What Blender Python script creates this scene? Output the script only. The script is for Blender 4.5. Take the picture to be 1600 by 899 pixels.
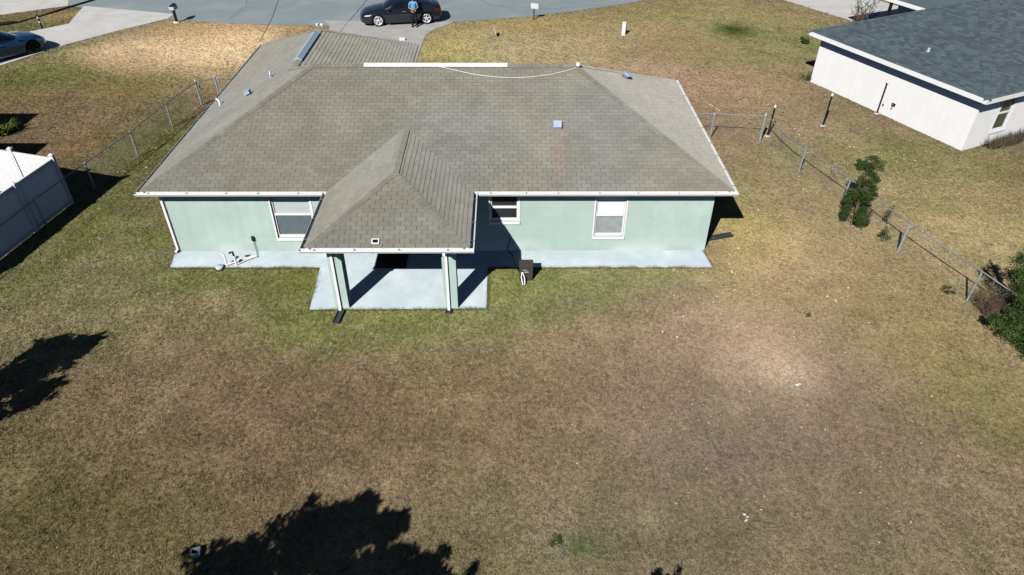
import bpy, bmesh, math, random
import numpy as np
from mathutils import Vector, Matrix
random.seed(7); rng = np.random.default_rng(11)
S = bpy.context.scene
for o in list(bpy.data.objects): bpy.data.objects.remove(o)
COL = S.collection

# ------------------------------------------------------------------ camera, sky, sun, exposure
CAMP = (11.316, -19.109, 13.248); PITCH, YAW, ROLL, FOC = 0.649, 0.0119, 0.005, 24.585
def cam_axes():
    cp, sp, cy, sy = math.cos(PITCH), math.sin(PITCH), math.cos(YAW), math.sin(YAW)
    f = Vector((sy*cp, cy*cp, -sp)); r = Vector((cy, -sy, 0)); u = r.cross(f)
    cr, sr = math.cos(ROLL), math.sin(ROLL)
    return cr*r + sr*u, -sr*r + cr*u, f
cd = bpy.data.cameras.new('camera'); cam = bpy.data.objects.new('camera', cd); COL.objects.link(cam)
_r, _u, _f = cam_axes()
cam.matrix_world = Matrix(((_r.x, _u.x, -_f.x, CAMP[0]), (_r.y, _u.y, -_f.y, CAMP[1]), (_r.z, _u.z, -_f.z, CAMP[2]), (0, 0, 0, 1)))
cd.sensor_width = 36; cd.lens = FOC; cd.clip_start = .1; cd.clip_end = 3000
S.camera = cam
SUN = Vector((-1.40, -2.70, 2.50)).normalized()        # towards the sun
w = bpy.data.worlds.new('World'); S.world = w; w.use_nodes = True
nt = w.node_tree; nt.nodes.clear()
sky = nt.nodes.new('ShaderNodeTexSky'); sky.sky_type = 'NISHITA'; sky.sun_disc = False
sky.sun_elevation = math.asin(SUN.z); sky.sun_rotation = math.atan2(SUN.x, SUN.y)
sky.air_density = .5; sky.dust_density = .1; sky.ozone_density = 1.5
bg = nt.nodes.new('ShaderNodeBackground'); bg.inputs['Strength'].default_value = 0.05
wo = nt.nodes.new('ShaderNodeOutputWorld')
nt.links.new(sky.outputs[0], bg.inputs[0]); nt.links.new(bg.outputs[0], wo.inputs[0])
ld = bpy.data.lights.new('sun', 'SUN'); ld.energy = 5.0; ld.angle = math.radians(.5); ld.color = (1, .965, .91)
sun = bpy.data.objects.new('sun', ld); COL.objects.link(sun)
sun.rotation_euler = (-SUN).to_track_quat('-Z', 'Y').to_euler(); sun.location = (-20, -40, 40)
S.view_settings.view_transform = 'Standard'; S.view_settings.look = 'None'
S.view_settings.exposure = .15; S.view_settings.gamma = 1; S.view_settings.use_curve_mapping = False
S.cycles.max_bounces = 6; S.cycles.diffuse_bounces = 0

# ------------------------------------------------------------------ helpers
def lin(c): return tuple(((x/255+.055)/1.055)**2.4 if x > 10 else x/255/12.92 for x in c)
def mat(name, base, rough=.8, metal=0, vary=.12, scale=3.0, bump=0, bscale=60, spec=.3, rnd=None, dark=None, sheen=0, coat=0, emit=None, attr=None, foot=None, streak=False, vstreak=0):
    """procedural Principled material: base colour * noise, optional per-piece variation, optional second colour, bump"""
    m = bpy.data.materials.new(name); m.use_nodes = True
    n = m.node_tree.nodes; L = m.node_tree.links; b = n['Principled BSDF']
    b.inputs['Roughness'].default_value = rough; b.inputs['Metallic'].default_value = metal
    b.inputs['Specular IOR Level'].default_value = spec
    if rough > .9: b.inputs['Diffuse Roughness'].default_value = .9
    if sheen: b.inputs['Sheen Weight'].default_value = sheen; b.inputs['Sheen Roughness'].default_value = .5
    if coat: b.inputs['Coat Weight'].default_value = coat; b.inputs['Coat Roughness'].default_value = .04
    geo = n.new('ShaderNodeNewGeometry')
    pos = geo.outputs['Position']
    col = None
    if attr:
        a = n.new('ShaderNodeAttribute'); a.attribute_name = attr[0]; a.attribute_type = attr[1]; col = a.outputs['Color']
    else:
        c = n.new('ShaderNodeRGB'); c.outputs[0].default_value = (*base, 1); col = c.outputs[0]
    def noise(sc, det=4, ro=.6):
        t = n.new('ShaderNodeTexNoise'); t.inputs['Scale'].default_value = sc; t.inputs['Detail'].default_value = det
        t.inputs['Roughness'].default_value = ro
        L.new(pos, t.inputs['Vector']); return t.outputs['Fac']
    def ramp(v, lo, hi, a=.3, bb=.7):
        r = n.new('ShaderNodeMapRange'); r.inputs['From Min'].default_value = a; r.inputs['From Max'].default_value = bb
        r.inputs['To Min'].default_value = lo; r.inputs['To Max'].default_value = hi; L.new(v, r.inputs['Value']); return r.outputs[0]
    def mul(c, v):
        x = n.new('ShaderNodeMix'); x.data_type = 'RGBA'; x.blend_type = 'MULTIPLY'; x.inputs['Factor'].default_value = 1
        L.new(c, x.inputs['A'])
        cc = n.new('ShaderNodeCombineColor')
        for k in range(3): L.new(v, cc.inputs[k])
        L.new(cc.outputs[0], x.inputs['B']); return x.outputs['Result']
    if dark:      # (colour, scale, from, to): patches of another colour
        x = n.new('ShaderNodeMix'); x.data_type = 'RGBA'; L.new(ramp(noise(dark[1], 5, .65), 0, 1, dark[2], dark[3]), x.inputs['Factor'])
        L.new(col, x.inputs['A']); x.inputs['B'].default_value = (*dark[0], 1); col = x.outputs['Result']
    if streak:    # weathered zones and a rust-pink run below the roof vent
        x = n.new('ShaderNodeMix'); x.data_type = 'RGBA'; L.new(ramp(noise(.23, 3, .55), 0, .8, .50, .66), x.inputs['Factor']); L.new(col, x.inputs['A']); x.inputs['B'].default_value = (.205,.206,.192, 1); col = x.outputs['Result']
        x = n.new('ShaderNodeMix'); x.data_type = 'RGBA'; L.new(ramp(noise(.41, 4, .6), 0, .55, .56, .74), x.inputs['Factor']); L.new(col, x.inputs['A']); x.inputs['B'].default_value = (.27,.25,.20, 1); col = x.outputs['Result']
        sx = n.new('ShaderNodeSeparateXYZ'); L.new(pos, sx.inputs[0])
        def band(o, a, b_, c, d):
            r1 = ramp(o, 0, 1, a, b_); r2 = ramp(o, 1, 0, c, d); k = n.new('ShaderNodeMath'); k.operation = 'MULTIPLY'; L.new(r1, k.inputs[0]); L.new(r2, k.inputs[1]); return k.outputs[0]
        k = n.new('ShaderNodeMath'); k.operation = 'MULTIPLY'; L.new(band(sx.outputs['X'], 12.80, 12.98, 13.12, 13.32), k.inputs[0]); L.new(band(sx.outputs['Y'], .15, .8, 2.1, 2.3), k.inputs[1])
        k2 = n.new('ShaderNodeMath'); k2.operation = 'MULTIPLY'; L.new(k.outputs[0], k2.inputs[0]); L.new(ramp(noise(4, 3), .15, .8), k2.inputs[1])
        x = n.new('ShaderNodeMix'); x.data_type = 'RGBA'; L.new(k2.outputs[0], x.inputs['Factor']); L.new(col, x.inputs['A']); x.inputs['B'].default_value = (.30,.225,.19, 1); col = x.outputs['Result']
    if vary: col = mul(col, ramp(noise(scale), 1-vary, 1+vary))
    if vstreak:
        mp = n.new('ShaderNodeMapping'); mp.inputs['Scale'].default_value = (3.2, 3.2, .22); L.new(pos, mp.inputs['Vector'])
        t = n.new('ShaderNodeTexNoise'); t.inputs['Scale'].default_value = 1.6; t.inputs['Detail'].default_value = 5; L.new(mp.outputs[0], t.inputs['Vector'])
        col = mul(col, ramp(t.outputs['Fac'], 1-vstreak, 1+vstreak))
    if rnd:
        if rnd[0] == 'island': v = geo.outputs['Random Per Island']
        else: v = n.new('ShaderNodeObjectInfo').outputs['Random']
        col = mul(col, ramp(v, 1-rnd[1], 1+rnd[1], 0, 1))
    if foot:
        sx = n.new('ShaderNodeSeparateXYZ'); L.new(pos, sx.inputs[0]); hz = n.new('ShaderNodeMapRange'); hz.inputs['From Min'].default_value = .55; hz.inputs['From Max'].default_value = .05; L.new(sx.outputs['Z'], hz.inputs['Value'])
        mm = n.new('ShaderNodeMath'); mm.operation = 'MULTIPLY'; L.new(hz.outputs[0], mm.inputs[0]); L.new(ramp(noise(.75, 2, .4), 0, 1, .42, .6), mm.inputs[1])
        x = n.new('ShaderNodeMix'); x.data_type = 'RGBA'; L.new(mm.outputs[0], x.inputs['Factor']); L.new(col, x.inputs['A']); x.inputs['B'].default_value = (*foot, 1); col = x.outputs['Result']
    L.new(col, b.inputs['Base Color'])
    if bump:
        bp = n.new('ShaderNodeBump'); bp.inputs['Strength'].default_value = bump; bp.inputs['Distance'].default_value = .02
        L.new(noise(bscale, 3), bp.inputs['Height']); L.new(bp.outputs[0], b.inputs['Normal'])
    if emit: b.inputs['Emission Color'].default_value = (*emit, 1); b.inputs['Emission Strength'].default_value = 1
    return m

def translucent(m, f, c=(.72,.82,.95)):      # thin plastic boards let a little sunlight through
    n = m.node_tree.nodes; L = m.node_tree.links; b = n['Principled BSDF']; o = next(x for x in n if x.type == 'OUTPUT_MATERIAL')
    t = n.new('ShaderNodeBsdfTranslucent'); t.inputs['Color'].default_value = (*c,1); x = n.new('ShaderNodeMixShader'); x.inputs[0].default_value = f
    L.new(b.outputs[0], x.inputs[1]); L.new(t.outputs[0], x.inputs[2]); L.new(x.outputs[0], o.inputs['Surface'])

class MB:
    def __init__(s): s.v = []; s.f = []; s.sm = []
    def poly(s, pts, smooth=False):
        i = len(s.v); s.v += [tuple(p) for p in pts]; s.f.append(tuple(range(i, i+len(pts)))); s.sm.append(smooth)
    def add(s, vs, fs, smooth=False):
        i = len(s.v); s.v += [tuple(p) for p in vs]
        for f in fs: s.f.append(tuple(i+k for k in f)); s.sm.append(smooth)
    def box(s, a, b):
        x0, y0, z0 = a; x1, y1, z1 = b
        s.add([(x0,y0,z0),(x1,y0,z0),(x1,y1,z0),(x0,y1,z0),(x0,y0,z1),(x1,y0,z1),(x1,y1,z1),(x0,y1,z1)],
              [(0,3,2,1),(4,5,6,7),(0,1,5,4),(1,2,6,5),(2,3,7,6),(3,0,4,7)])
    def obox(s, c, ax, ay, az):     # centre and half axes
        c, ax, ay, az = map(Vector, (c, ax, ay, az)); P = []
        for z in (-1, 1):
            for x, y in ((-1,-1),(1,-1),(1,1),(-1,1)): P.append(c + ax*x + ay*y + az*z)
        s.add(P, [(0,3,2,1),(4,5,6,7),(0,1,5,4),(1,2,6,5),(2,3,7,6),(3,0,4,7)])
    def tube(s, pts, r, n=8, cap=True, smooth=True):
        pts = [Vector(p) for p in pts]; rs = r if isinstance(r, (list, tuple)) else [r]*len(pts); P = []
        ref = None
        for i, p in enumerate(pts):
            t = (pts[min(i+1, len(pts)-1)] - pts[max(i-1, 0)]).normalized()
            if ref is None: ref = Vector((0,0,1)) if abs(t.z) < .9 else Vector((1,0,0))
            a = (ref - t*ref.dot(t)).normalized(); ref = a; b = t.cross(a)
            for k in range(n): P.append(p + (a*math.cos(2*math.pi*k/n) + b*math.sin(2*math.pi*k/n))*rs[i])
        F = [(i*n+k, i*n+(k+1)%n, (i+1)*n+(k+1)%n, (i+1)*n+k) for i in range(len(pts)-1) for k in range(n)]
        s.add(P, F, smooth)
        if cap:
            m = len(pts)-1
            s.poly([P[k] for k in range(n-1, -1, -1)]); s.poly([P[m*n+k] for k in range(n)])
    def lathe(s, prof, c=(0,0,0), axis='z', n=20, smooth=True):   # prof: (radius, height)
        P = []
        for r, h in prof:
            for k in range(n):
                a = 2*math.pi*k/n; x, y = r*math.cos(a), r*math.sin(a)
                p = (x, y, h) if axis == 'z' else (x, h, y)
                P.append((c[0]+p[0], c[1]+p[1], c[2]+p[2]))
        m = len(prof)
        F = [((i*n+k), (i*n+(k+1)%n), ((i+1)*n+(k+1)%n), ((i+1)*n+k)) for i in range(m-1) for k in range(n)]
        s.add(P, F, smooth)
        if prof[0][0] > 1e-4: s.poly([P[k] for k in range(n-1, -1, -1)])
        if prof[-1][0] > 1e-4: s.poly([P[(m-1)*n+k] for k in range(n)])
    def mesh(s, name, m):
        me = bpy.data.meshes.new(name); me.from_pydata(s.v, [], s.f)
        if any(s.sm): me.polygons.foreach_set('use_smooth', s.sm)
        if m: me.materials.append(m)
        me.update(); return me
    def build(s, name, m, parent=None, local=False, kind=None, label=None, fix=True):
        o = bpy.data.objects.new(name, s.mesh(name, m)); COL.objects.link(o)
        if fix:
            bm = bmesh.new(); bm.from_mesh(o.data); bmesh.ops.recalc_face_normals(bm, faces=bm.faces); bm.to_mesh(o.data); bm.free()
        if parent:
            o.parent = parent
            if not local:
                off = Vector((0,0,0)); p = parent
                while p: off += p.location; p = p.parent
                o.location = -off
        if kind: o['kind'] = kind
        if label: o['label'] = label
        return o
def thing(name, label, cat, loc=(0,0,0), rz=0, group=None):
    o = bpy.data.objects.new(name, None); COL.objects.link(o); o.empty_display_size = .2
    o.location = loc; o.rotation_euler = (0, 0, rz); o['label'] = label; o['category'] = cat
    if group: o['group'] = group
    return o
def tag(o, label, cat, group=None):
    o['label'] = label; o['category'] = cat
    if group: o['group'] = group
    return o
def copy_tree(o, parent=None):
    c = o.copy(); COL.objects.link(c)
    if parent: c.parent = parent
    for ch in list(o.children): copy_tree(ch, c)
    return c
GZ = -.05          # ground level; the house slab top is z = 0

# ------------------------------------------------------------------ materials
M = {}
M['stucco'] = mat('mint_stucco', (.43,.555,.505), .85, vary=.05, scale=1.3, bump=.25, bscale=90, dark=((.49,.61,.57), 1.1, .5, .75), foot=(.60,.71,.68), vstreak=.03)
M['white'] = mat('white_painted_metal', (.82,.83,.83), .35, vary=.04, scale=5)
M['soffit'] = mat('white_soffit', (.75,.77,.78), .6, vary=.04)
M['vinyl'] = mat('white_vinyl', (.90,.91,.93), .4, vary=.05, scale=2)
translucent(M['vinyl'], .17)
M['slab'] = mat('pale_blue_painted_concrete', (.60,.71,.765), .65, vary=.07, scale=1.6, bump=.1, bscale=40, dark=((.74,.82,.85), 1.1, .47, .72))
M['conc'] = mat('driveway_concrete', (.56,.55,.53), .85, vary=.08, scale=.8, bump=.2, bscale=50, dark=((.46,.45,.43), 1.2, .5, .75))
M['own_conc'] = mat('weathered_concrete', (.42,.42,.40), .85, vary=.10, scale=1.2, bump=.2, bscale=50, dark=((.34,.335,.32), .9, .45, .7))
M['road'] = mat('bleached_asphalt', (.235,.283,.303), .85, vary=.06, scale=.5, bump=.3, bscale=80, dark=((.275,.315,.33), .30, .47, .60))
SH = (.216,.205,.168)
M['under'] = mat('shingle_felt', (.085,.08,.07), .95, vary=.15, scale=6)
M['shingle'] = mat('asphalt_shingle', SH, .95, vary=.13, scale=.9, bump=.5, bscale=160, spec=.1, rnd=('island', .085), dark=((.178,.168,.147), .45, .5, .75), sheen=.27, streak=True)
M['shingle_single'] = mat('asphalt_shingle_piece', SH, .95, vary=.13, scale=.9, bump=.5, bscale=160, spec=.1, rnd=('object', .085), dark=((.178,.168,.147), .45, .5, .75), sheen=.27, streak=True)
M['cap'] = mat('shingle_cap', (.20,.19,.158), .95, vary=.15, scale=2, bump=.5, bscale=160, spec=.1, rnd=('island', .12), sheen=.25)
M['slate_sh'] = mat('blue_grey_shingle', (.072,.100,.116), .9, vary=.10, scale=1.2, bump=.4, bscale=120, spec=.2, rnd=('island', .26), sheen=.1)
M['slate_under'] = mat('dark_felt', (.022,.028,.036), .95)
M['nwall'] = mat('white_stucco', (.85,.845,.84), .85, vstreak=.025, vary=.03, scale=.7, bump=.2, bscale=90)
M['glass'] = mat('window_glass', (.03,.035,.04), .06, vary=0, spec=.6)
M['glass_green'] = mat('green_tinted_glass', (.06,.09,.05), .08, vary=.2, scale=2, spec=.6)
M['blind'] = mat('white_blind', (.50,.56,.57), .5, vary=.06, scale=6)
M['blind_grey'] = mat('grey_screened_blind', (.13,.17,.19), .25, vary=.12, scale=4)
M['blind_pale'] = mat('pale_screened_blind', (.33,.36,.37), .3, vary=.15, scale=4)
M['white_blind'] = mat('bright_white_blind', (.82,.84,.84), .5, vary=.03)
M['black'] = mat('black_plastic', (.018,.019,.021), .5, vary=.2, scale=10)
M['blackmetal'] = mat('black_painted_steel', (.012,.012,.013), .45, vary=.1)
M['splash'] = mat('dark_slate_plastic', (.045,.055,.065), .5, vary=.15, scale=12)
M['mat'] = mat('black_rubber_mat', (.010,.010,.011), .9, vary=.2, scale=30)
M['galv'] = mat('galvanised_steel', (.40,.44,.48), .38, metal=.3, vary=.1, scale=8)
M['galvdull'] = mat('weathered_galvanised_pipe', (.26,.28,.30), .5, metal=.2, vary=.15, scale=6)
M['alu'] = mat('sky_tinted_aluminium', (.44,.55,.66), .3, metal=.1, vary=.06, scale=4)  # blue of the reflected sky painted into the metal's base colour
M['pvc'] = mat('white_pvc', (.84,.85,.84), .35, vary=.04)
M['lidgrey'] = mat('pale_grey_plastic', (.52,.57,.62), .5, vary=.08, scale=8)
M['box'] = mat('brown_grey_plastic', (.062,.055,.052), .55, vary=.15, scale=8)
M['carpaint'] = mat('graphite_car_paint', (.020,.026,.038), .16, metal=.45, vary=0, coat=1, spec=.5)
M['bluepaint'] = mat('blue_car_paint', (.012,.075,.18), .3, metal=.4, vary=0, coat=1, spec=.5)
M['carglass'] = mat('car_glass', (.006,.007,.010), .04, vary=0, spec=.8)
M['tyre'] = mat('tyre_rubber', (.012,.012,.013), .85, vary=.1)
M['rim'] = mat('silver_wheel', (.80,.81,.83), .3, metal=.3, vary=.03)
M['rimdark'] = mat('dark_wheel', (.02,.02,.022), .4, metal=.5, vary=.03)
M['lamp'] = mat('clear_lamp', (.6,.65,.7), .1, vary=0, spec=.8)
M['red'] = mat('red_lamp', (.25,.01,.012), .2, vary=0)
M['skin'] = mat('skin', (.42,.24,.17), .6, vary=.05)
M['shirt'] = mat('sky_blue_cotton', (.10,.36,.68), .9, vary=.08, scale=8)
M['trouser'] = mat('navy_cloth', (.010,.012,.022), .9, vary=.15, scale=8)
M['shoe'] = mat('black_leather', (.010,.010,.011), .5, vary=.1)
M['hair'] = mat('brown_hair', (.03,.02,.014), .7, vary=.2, scale=30)
M['remote'] = mat('grey_plastic', (.35,.37,.42), .4, vary=.05)
M['bark'] = mat('bark', (.11,.085,.06), .95, vary=.3, scale=8, bump=.4, bscale=30)
M['leaf'] = mat('dark_green_leaf', (.050,.085,.022), .6, vary=.25, scale=3, rnd=('island', .45))
M['leaf2'] = mat('mid_green_leaf', (.07,.12,.028), .6, vary=.25, scale=3, rnd=('island', .4))
M['leaf_gold'] = mat('yellow_green_leaf', (.13,.17,.03), .6, vary=.25, scale=3, rnd=('island', .4))
M['leaf_dry'] = mat('dry_brown_leaf', (.20,.15,.09), .8, vary=.25, scale=3, rnd=('island', .4))
M['debris'] = mat('bleached_dead_leaf', (.50,.43,.31), .9, vary=.2, scale=3, rnd=('island', .5))
for k_ in ('leaf','leaf2','leaf_gold'): translucent(M[k_], .30, (.09,.14,.02))
M['cable'] = mat('white_cable', (.78,.77,.72), .5, vary=.05)
M['solar'] = mat('solar_cell', (.02,.008,.02), .15, vary=.1, spec=.6)
M['blue'] = mat('blue_plastic', (.05,.20,.32), .5, vary=.1)
M['blue_dark'] = mat('dull_blue_plastic', (.02,.08,.14), .6, vary=.1)
M['greybox'] = mat('weathered_grey_plastic', (.17,.19,.21), .6, vary=.15, scale=20)
M['wood'] = mat('black_creosote_wood', (.02,.017,.014), .9, vary=.2, scale=8)

# ------------------------------------------------------------------ lawn colour field (colours of the grass and soil themselves)
BLOBS = [
(-2.2,-2.2,3.12,2.23,(114,108,68),0.80),(2.2,-1.9,2.38,1.30,(112,106,66),0.70),(0.6,-9.0,2.62,2.32,(86,78,42),0.80),
(3.7,-9.7,2.26,1.49,(90,82,46),0.70),(5.5,-5.8,3.74,2.17,(104,88,60),0.80),(9.9,-6.9,4.06,1.96,(106,90,60),0.80),
(7.8,-8.0,2.32,1.18,(98,84,56),0.60),(3.3,-0.9,2.26,0.56,(94,104,50),0.90),(4.7,-1.4,0.81,1.01,(90,103,46),0.90),
(1.1,-0.5,0.83,0.50,(96,106,52),0.60),(8.1,-3.1,2.85,0.47,(98,108,52),0.95),(6.0,-3.9,1.29,0.73,(100,109,54),0.75),
(9.6,-3.7,2.23,0.74,(106,108,58),0.70),(12.9,-1.8,2.41,0.92,(94,110,54),0.80),(11.5,-1.2,0.82,0.68,(96,110,50),0.80),
(15.7,-0.9,2.28,0.49,(106,112,58),0.70),(15.1,-4.8,2.85,2.36,(106,91,65),0.70),(17.4,-4.8,1.96,2.36,(118,100,76),0.70),
(19.0,-5.1,0.80,1.15,(152,136,104),1.00),(19.2,-3.5,1.70,1.16,(124,106,78),0.70),(19.9,-0.0,1.50,1.68,(131,115,71),0.85),
(21.3,0.9,1.11,1.40,(124,110,68),0.60),(21.1,-1.3,1.44,1.03,(118,101,73),0.60),(21.3,-4.9,2.15,2.09,(108,93,68),0.60),
(23.6,-2.6,1.76,1.40,(105,95,55),0.70),(20.8,-8.0,3.12,2.39,(92,80,58),0.70),(16.5,-7.8,2.19,1.61,(94,84,64),0.75),
(14.2,-10.3,2.21,0.94,(94,86,62),0.70),(11.4,-10.7,2.02,0.75,(98,91,58),0.60),(12.8,-10.6,0.54,0.38,(121,108,86),0.50),
(13.1,-10.6,0.19,0.15,(62,92,44),0.90),(18.3,-10.5,2.75,0.93,(92,84,58),0.60),(23.6,-4.9,1.07,1.57,(106,98,51),0.60),
(24.1,-6.8,1.16,1.33,(93,90,46),0.60),(19.8,3.1,1.18,1.83,(124,116,60),0.70),(21.3,6.6,1.58,2.26,(130,116,80),0.70),
(21.4,9.0,1.40,1.28,(132,112,76),0.60),(23.1,7.8,0.81,1.08,(104,112,58),0.70),(24.7,6.6,2.11,2.26,(132,116,80),0.60),
(28.4,6.0,3.12,2.74,(126,116,70),0.60),(28.1,7.2,2.41,1.45,(112,114,60),0.60),(27.7,2.2,2.08,2.61,(130,120,72),0.60),
(25.5,10.3,2.04,2.06,(132,120,82),0.60),(23.7,14.1,1.59,3.30,(138,120,84),0.70),(21.2,14.1,1.90,2.47,(142,118,86),0.70),
(19.2,17.6,4.12,2.11,(146,120,90),0.85),(17.1,22.9,3.44,2.14,(150,124,86),0.60),(20.0,24.8,2.77,1.79,(146,120,92),0.70),
(9.9,21.2,4.04,3.56,(150,141,90),0.90),(13.6,21.8,4.10,3.42,(150,137,92),0.80),(8.1,20.6,1.45,3.05,(152,142,78),0.80),
(13.0,25.7,4.81,1.32,(146,126,72),0.70),(24.2,27.5,5.42,3.10,(132,124,72),0.80),(27.6,24.8,3.58,3.60,(134,122,74),0.70),
(28.5,21.8,2.25,2.52,(110,114,62),0.70),(24.6,19.8,2.52,1.05,(104,108,62),0.75),(22.1,21.2,2.22,1.78,(126,112,70),0.60),
(25.3,24.4,0.87,0.88,(30,74,28),1.00),(25.7,17.6,2.07,2.41,(132,116,76),0.60),(-5.8,19.0,3.84,3.87,(214,188,134),0.95),
(-10.0,20.6,3.23,3.03,(198,172,120),0.85),(-11.1,17.7,2.37,1.34,(186,152,106),0.70),(-4.9,22.9,2.26,2.96,(210,182,126),0.80),
(-7.8,24.7,2.34,1.52,(172,140,92),0.70),(-7.7,18.5,1.72,1.39,(160,134,96),0.40),(-9.5,15.7,4.21,1.58,(106,102,54),0.85),
(-12.8,17.1,2.00,1.86,(98,106,50),0.80),(-6.5,14.0,2.81,1.63,(110,98,54),0.70),(-11.5,14.0,2.18,1.62,(126,108,66),0.60),
(-7.7,10.7,2.30,1.80,(122,104,72),0.80),(-5.2,9.3,1.67,1.29,(128,106,66),0.70),(-6.8,8.1,1.34,0.85,(132,104,66),0.60),
(-3.6,12.1,1.19,1.86,(92,96,48),0.70),(-3.7,8.4,1.36,1.54,(88,98,44),0.80),(-3.1,14.0,0.94,2.45,(130,108,72),0.60),
(-3.4,4.1,1.68,1.93,(98,104,50),0.70),(-3.1,1.8,1.57,1.25,(92,102,46),0.60),(-0.3,1.0,1.31,1.99,(108,104,62),0.60),
(-0.6,1.2,0.40,0.40,(84,104,46),0.80),(-17.2,24.0,3.06,1.72,(100,110,54),0.90),(-16.4,27.2,2.03,1.10,(150,130,78),0.80),
(-15.0,20.6,1.07,1.08,(96,112,54),0.60),(-2.7,24.7,2.34,0.63,(170,140,88),0.90),(1.3,30.8,8.73,0.47,(176,148,110),1.00),
(-4.1,-1.2,1.21,0.85,(92,98,48),0.60),(15.3,-8.0,0.93,0.79,(106,93,71),0.40),(19.0,-5.1,.55,.60,(158,142,110),.22),

]
def vnoise(x, y, sc, seed):
    x = x*sc; y = y*sc; xi = np.floor(x).astype(int); yi = np.floor(y).astype(int); fx = x-xi; fy = y-yi
    fx = fx*fx*(3-2*fx); fy = fy*fy*(3-2*fy)
    def h(a, b):
        n = (a*374761393 + b*668265263 + seed*974634533) & 0xffffffff
        n = ((n ^ (n >> 13))*1274126177) & 0xffffffff
        return ((n ^ (n >> 16)) & 0xffff)/65535.
    return (h(xi,yi)*(1-fx)+h(xi+1,yi)*fx)*(1-fy) + (h(xi,yi+1)*(1-fx)+h(xi+1,yi+1)*fx)*fy
def fbm(x, y, sc, seed, oct=4):
    r = 0; a = .5; t = 0
    for k in range(oct): r = r + a*vnoise(x, y, sc*2**k, seed+k*17); t += a; a *= .55
    return r/t
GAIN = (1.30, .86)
def lawn(x, y):
    x = np.asarray(x, float); y = np.asarray(y, float)
    n1 = fbm(x, y, .35, 3)-.5; n2 = fbm(x, y, .35, 29)-.5
    wx = x + n1*1.4; wy = y + n2*1.4
    base = np.stack([np.full_like(x, c) for c in (112, 100, 66)], -1)
    for bx, by, rx, ry, c, wt in BLOBS:
        d = ((wx-bx)/(rx*1.15))**2 + ((wy-by)/(ry*1.15))**2
        k = wt*np.exp(-d*.75)
        base = base*(1-k[..., None]) + np.array(c)*k[..., None]
    gx_ = np.clip(base[..., 1]-base[..., 0], 0, 60)
    base = np.stack([base[..., 0]*1.13+.9*gx_, base[..., 1]*1.12-.1*gx_, base[..., 2]*1.27+5], -1)
    g = fbm(x, y, .9, 61)-.5; g2 = fbm(x, y, 2.6, 83, 3)-.5; g3 = fbm(x, y, .5, 47)-.5
    t = np.clip(g*1.2 + .5, 0, 1)[..., None]
    base = base*(np.array((.955,1.0,.93))*(1-t) + np.array((1.03,1.02,1.02))*t)     # greener and drier patches
    base = base*(1 + .12*g2 + .07*g3)[..., None]
    bare = np.clip((fbm(x, y, 1.1, 101)-.63)*7, 0, 1)*.2
    base = base*(1-bare[..., None]) + np.array((172,156,132))*bare[..., None]
    c = np.clip(base, 4, 250)/255
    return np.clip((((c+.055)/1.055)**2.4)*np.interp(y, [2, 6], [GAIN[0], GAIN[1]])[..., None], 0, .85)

# paved outlines
ROADC = (.3, 64.2); RN, RF = 39.0, 33.2
def inpoly(x, y, P):
    r = np.zeros(np.shape(x), bool); n = len(P)
    for i in range(n):
        x0, y0 = P[i]; x1, y1 = P[(i+1) % n]
        if y0 == y1: continue
        c = ((y0 > y) != (y1 > y)) & (x < (x1-x0)*(y-y0)/(y1-y0)+x0); r ^= c
    return r
DRIVE_OWN = [(.72,13.6),(6.55,13.6),(6.45,19.2),(6.55,23.2),(7.0,24.5),(7.9,25.6),(8.2,26.2),(0,26.2),(.5,25.1),(.72,24)]
DRIVE_LEFT = [(-10.0,27.6),(-10.0,26.64),(-12.1,24.1),(-14.1,21.34),(-15.72,18.12),(-22.2,8.5),(-27.0,11.7),(-19.5,20.9),(-17.42,23.8),(-15.7,25.55),(-16.2,27.6),(-16.6,29.4)]
DRIVE_FAR = [(-21.3,27.2),(-17.7,29.5),(-18.2,30.6),(-21.0,33.5),(-27,31),(-33,22),(-30,19)]
DRIVE_NB = [(30.5,31.4),(33.3,26.6),(36.5,24.0),(40.2,26.4),(38.0,29.4),(36.6,31.8),(36.0,36),(30.0,36)]
PATIO = [(5.43,-2.69),(10.74,-2.66),(10.74,-.49),(5.29,-.49)]
APRON = [(.42,-.50),(18.08,-.545),(18.0,.3),(17.9,.55),(.4,.55),(.30,.2),(.36,-.1)]
FOOT = [(.42,.42),(18.04,.42),(18.04,8.99),(6.83,8.99),(6.83,13.6),(.42,13.6)]
def paved(x, y):
    r = np.hypot(x-ROADC[0], y-ROADC[1])
    k = (r < RN) & (r > RF)
    for P in (DRIVE_OWN, DRIVE_LEFT, DRIVE_FAR, DRIVE_NB, PATIO, APRON, FOOT): k |= inpoly(x, y, P)
    return k

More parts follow.
